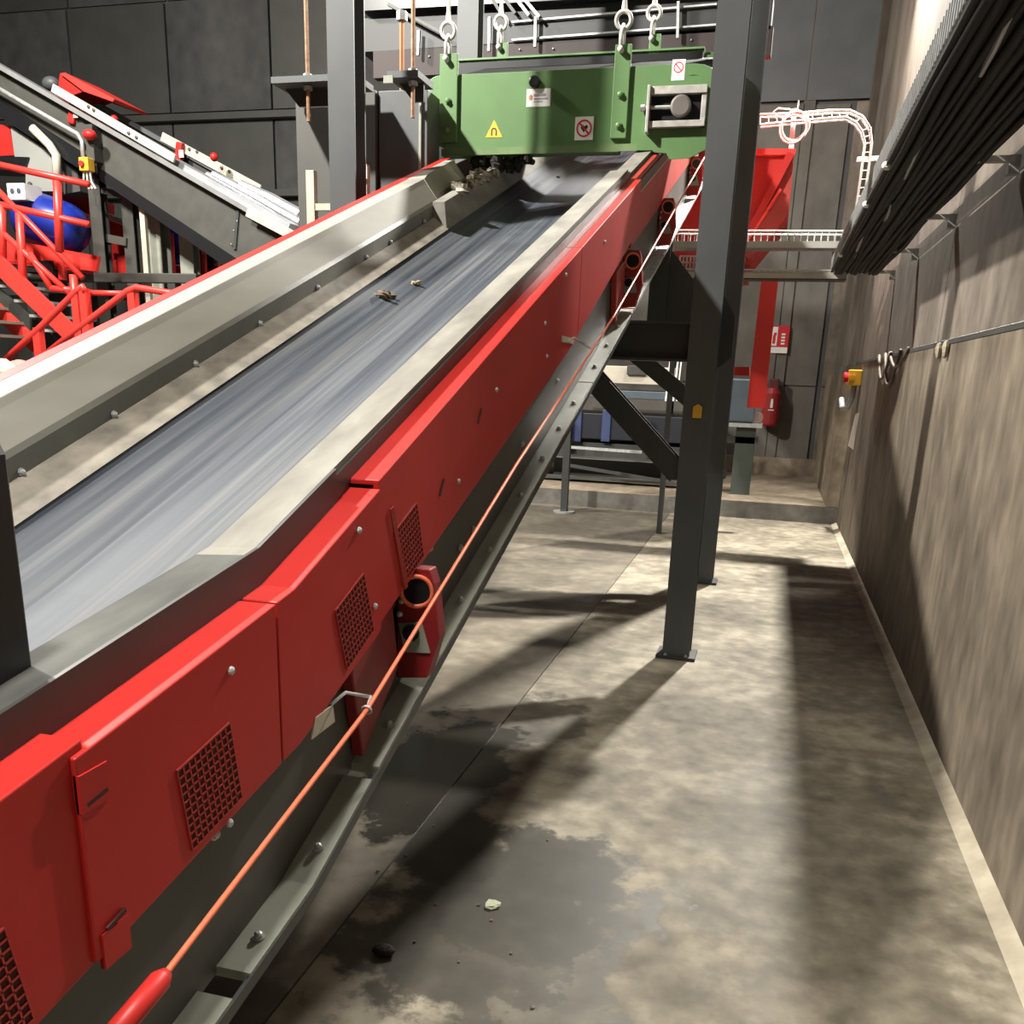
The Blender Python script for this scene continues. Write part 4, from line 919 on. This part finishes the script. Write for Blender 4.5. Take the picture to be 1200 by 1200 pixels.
for p, q in (((97, 338), (101, 440)), ((154, 343), (157, 440)), ((88, 345), (90, 440)), ((43, 388), (45, 450))): MB().box((PY(p[0]-4, p[1], 8.6).x, 8.58, ZD), PY(p[0]+4, p[1], 8.6)+Vector((0, .06, 0))).build('rail_post', REDB, ls)
# heap of mixed waste
for k, (u, v, r, m, l) in enumerate(((0, 428, .105, CREAM, 'cream bundle of waste'), (24, 424, .10, mat('pink_cloth', (.6, .25, .22), .8), 'pink crumpled waste bag'), (42, 419, .07, mat('pale_blue_bag', (.4, .5, .75), .6), 'pale blue crumpled waste bag'))):
    q = PY(u, v+8, (8.08, 8.42, 8.1)[k]); q.z = ZD+r*1.4*.8*.95
    tag(MB().ball(q, r*1.4, 10, 8, (1.3, 1, .8), .12).build('waste_bag', m, smooth=True), l+' below the red stairs', 'waste', 'waste heap below the stairs')

# ------------------------------------------------------------------ small loose bits
def planehit(u, v, a):
    d = ray(u, v); return EYE+d*((a-EYE.z)/(d.z-SU*d.y))
def clump(u, v, r, n, label, name='waste_clump', m=DIRT, a=.40):
    c = planehit(u, v, a); c.z = cz(c.y, .388)+r*.4; mb = MB()
    for k in range(n): mb.ball(c+Vector((random.uniform(-r, r), random.uniform(-r, r), random.uniform(0, r*.5))), r*random.uniform(.35, .6), 7, 5, (1.2, .8, .7), .3)
    return tag(mb.build(name, m), label, 'waste', 'bits of waste on the belt')
clump(447, 353, .05, 7, 'larger brown clump of waste on the moving belt')
clump(487, 334, .03, 5, 'small cream clump of waste farther up the belt', m=mat('pale_waste', (.35, .28, .18), .85, var=.4, scale=30))
for u, v in ((391, 386), (405, 386)): clump(u, v, .012, 2, 'tiny white crumb on the belt below the brown clump', 'waste_crumb', PAPER)
clump(655, 208, .022, 3, 'small dark crumb on the belt in the magnet shadow', 'waste_crumb', BLKC)
# rags and dirt caught on the inner skirt under the magnet
dg = MB()
for k in range(60):
    y = 5.6+random.random()*2.2; dg.ball((-1.935+random.uniform(-.05, .05), y, cz(y, .62)+random.uniform(-.01, .012)), random.uniform(.015, .042), 6, 5, (1, 1.2, .8), .35)
o = tag(dg.build('caught_dirt', mat('pale_dirt', (.13, .10, .06), .9, var=.6, scale=25, col2=(.5, .45, .36))), 'pale dirt and fibres caught on the inner skirt under the magnet', 'dirt'); o['kind'] = 'stuff'
for (u, v, r, l) in ((594, 186, .085, 'largest dark ragged scrap clinging under the magnet'), (562, 188, .062, 'dark ragged scrap between the hood end and the largest scrap under the magnet'), (616, 192, .045, 'small dark scrap hanging against the inner skirt under the magnet')):
    c = PY(u, v, 6.42); mb = MB()
    for k in range(10):                      # every tuft stays between the magnet's underside and the skirt below
        q = r*random.uniform(.3, .5); x = c.x+random.uniform(-1, 1)*(r-q*.4)
        mb.ball((x, c.y+random.uniform(-.05, .05), ZB-.028-q*random.uniform(.9, 1.5)), q, 7, 5, (1, 1, 1.15), .3)
    tag(mb.build('dark_rag', mat('dark_rag_cloth', (.02, .017, .013), .95, var=.6, scale=30)), l, 'waste', 'scraps under the magnet')
q = PZ(450, 1118); tag(MB().ball((q.x, q.y, .014), .028, 10, 7, (1.25, .8, .55), .12).build('floor_lump', mat('dark_lump', (.02, .012, .01), .8)), 'dark brown lump lying on the floor beside the joint', 'debris')
q = PZ(578, 1062); tag(MB().ball((q.x, q.y, .006), .025, 8, 5, (1, 1.1, .25), .3).build('paper_scrap', mat('pale_scrap', (.35, .36, .25), .8)), 'pale paper scrap on the dark wet stain', 'debris')
for k in range(14):
    u = random.uniform(430, 720); v = random.uniform(930, 1190); q = PZ(u, v)
    if k < 26:
        o = MB().ball((q.x, q.y, .003), random.uniform(.003, .006), 6, 4, (1.2, 1, .6), .3).build('grit', DIRT if k % 2 else KERBM)
        tag(o, 'tiny grit crumb on the stained concrete by the wet patch', 'debris', 'grit crumbs on the stained floor')
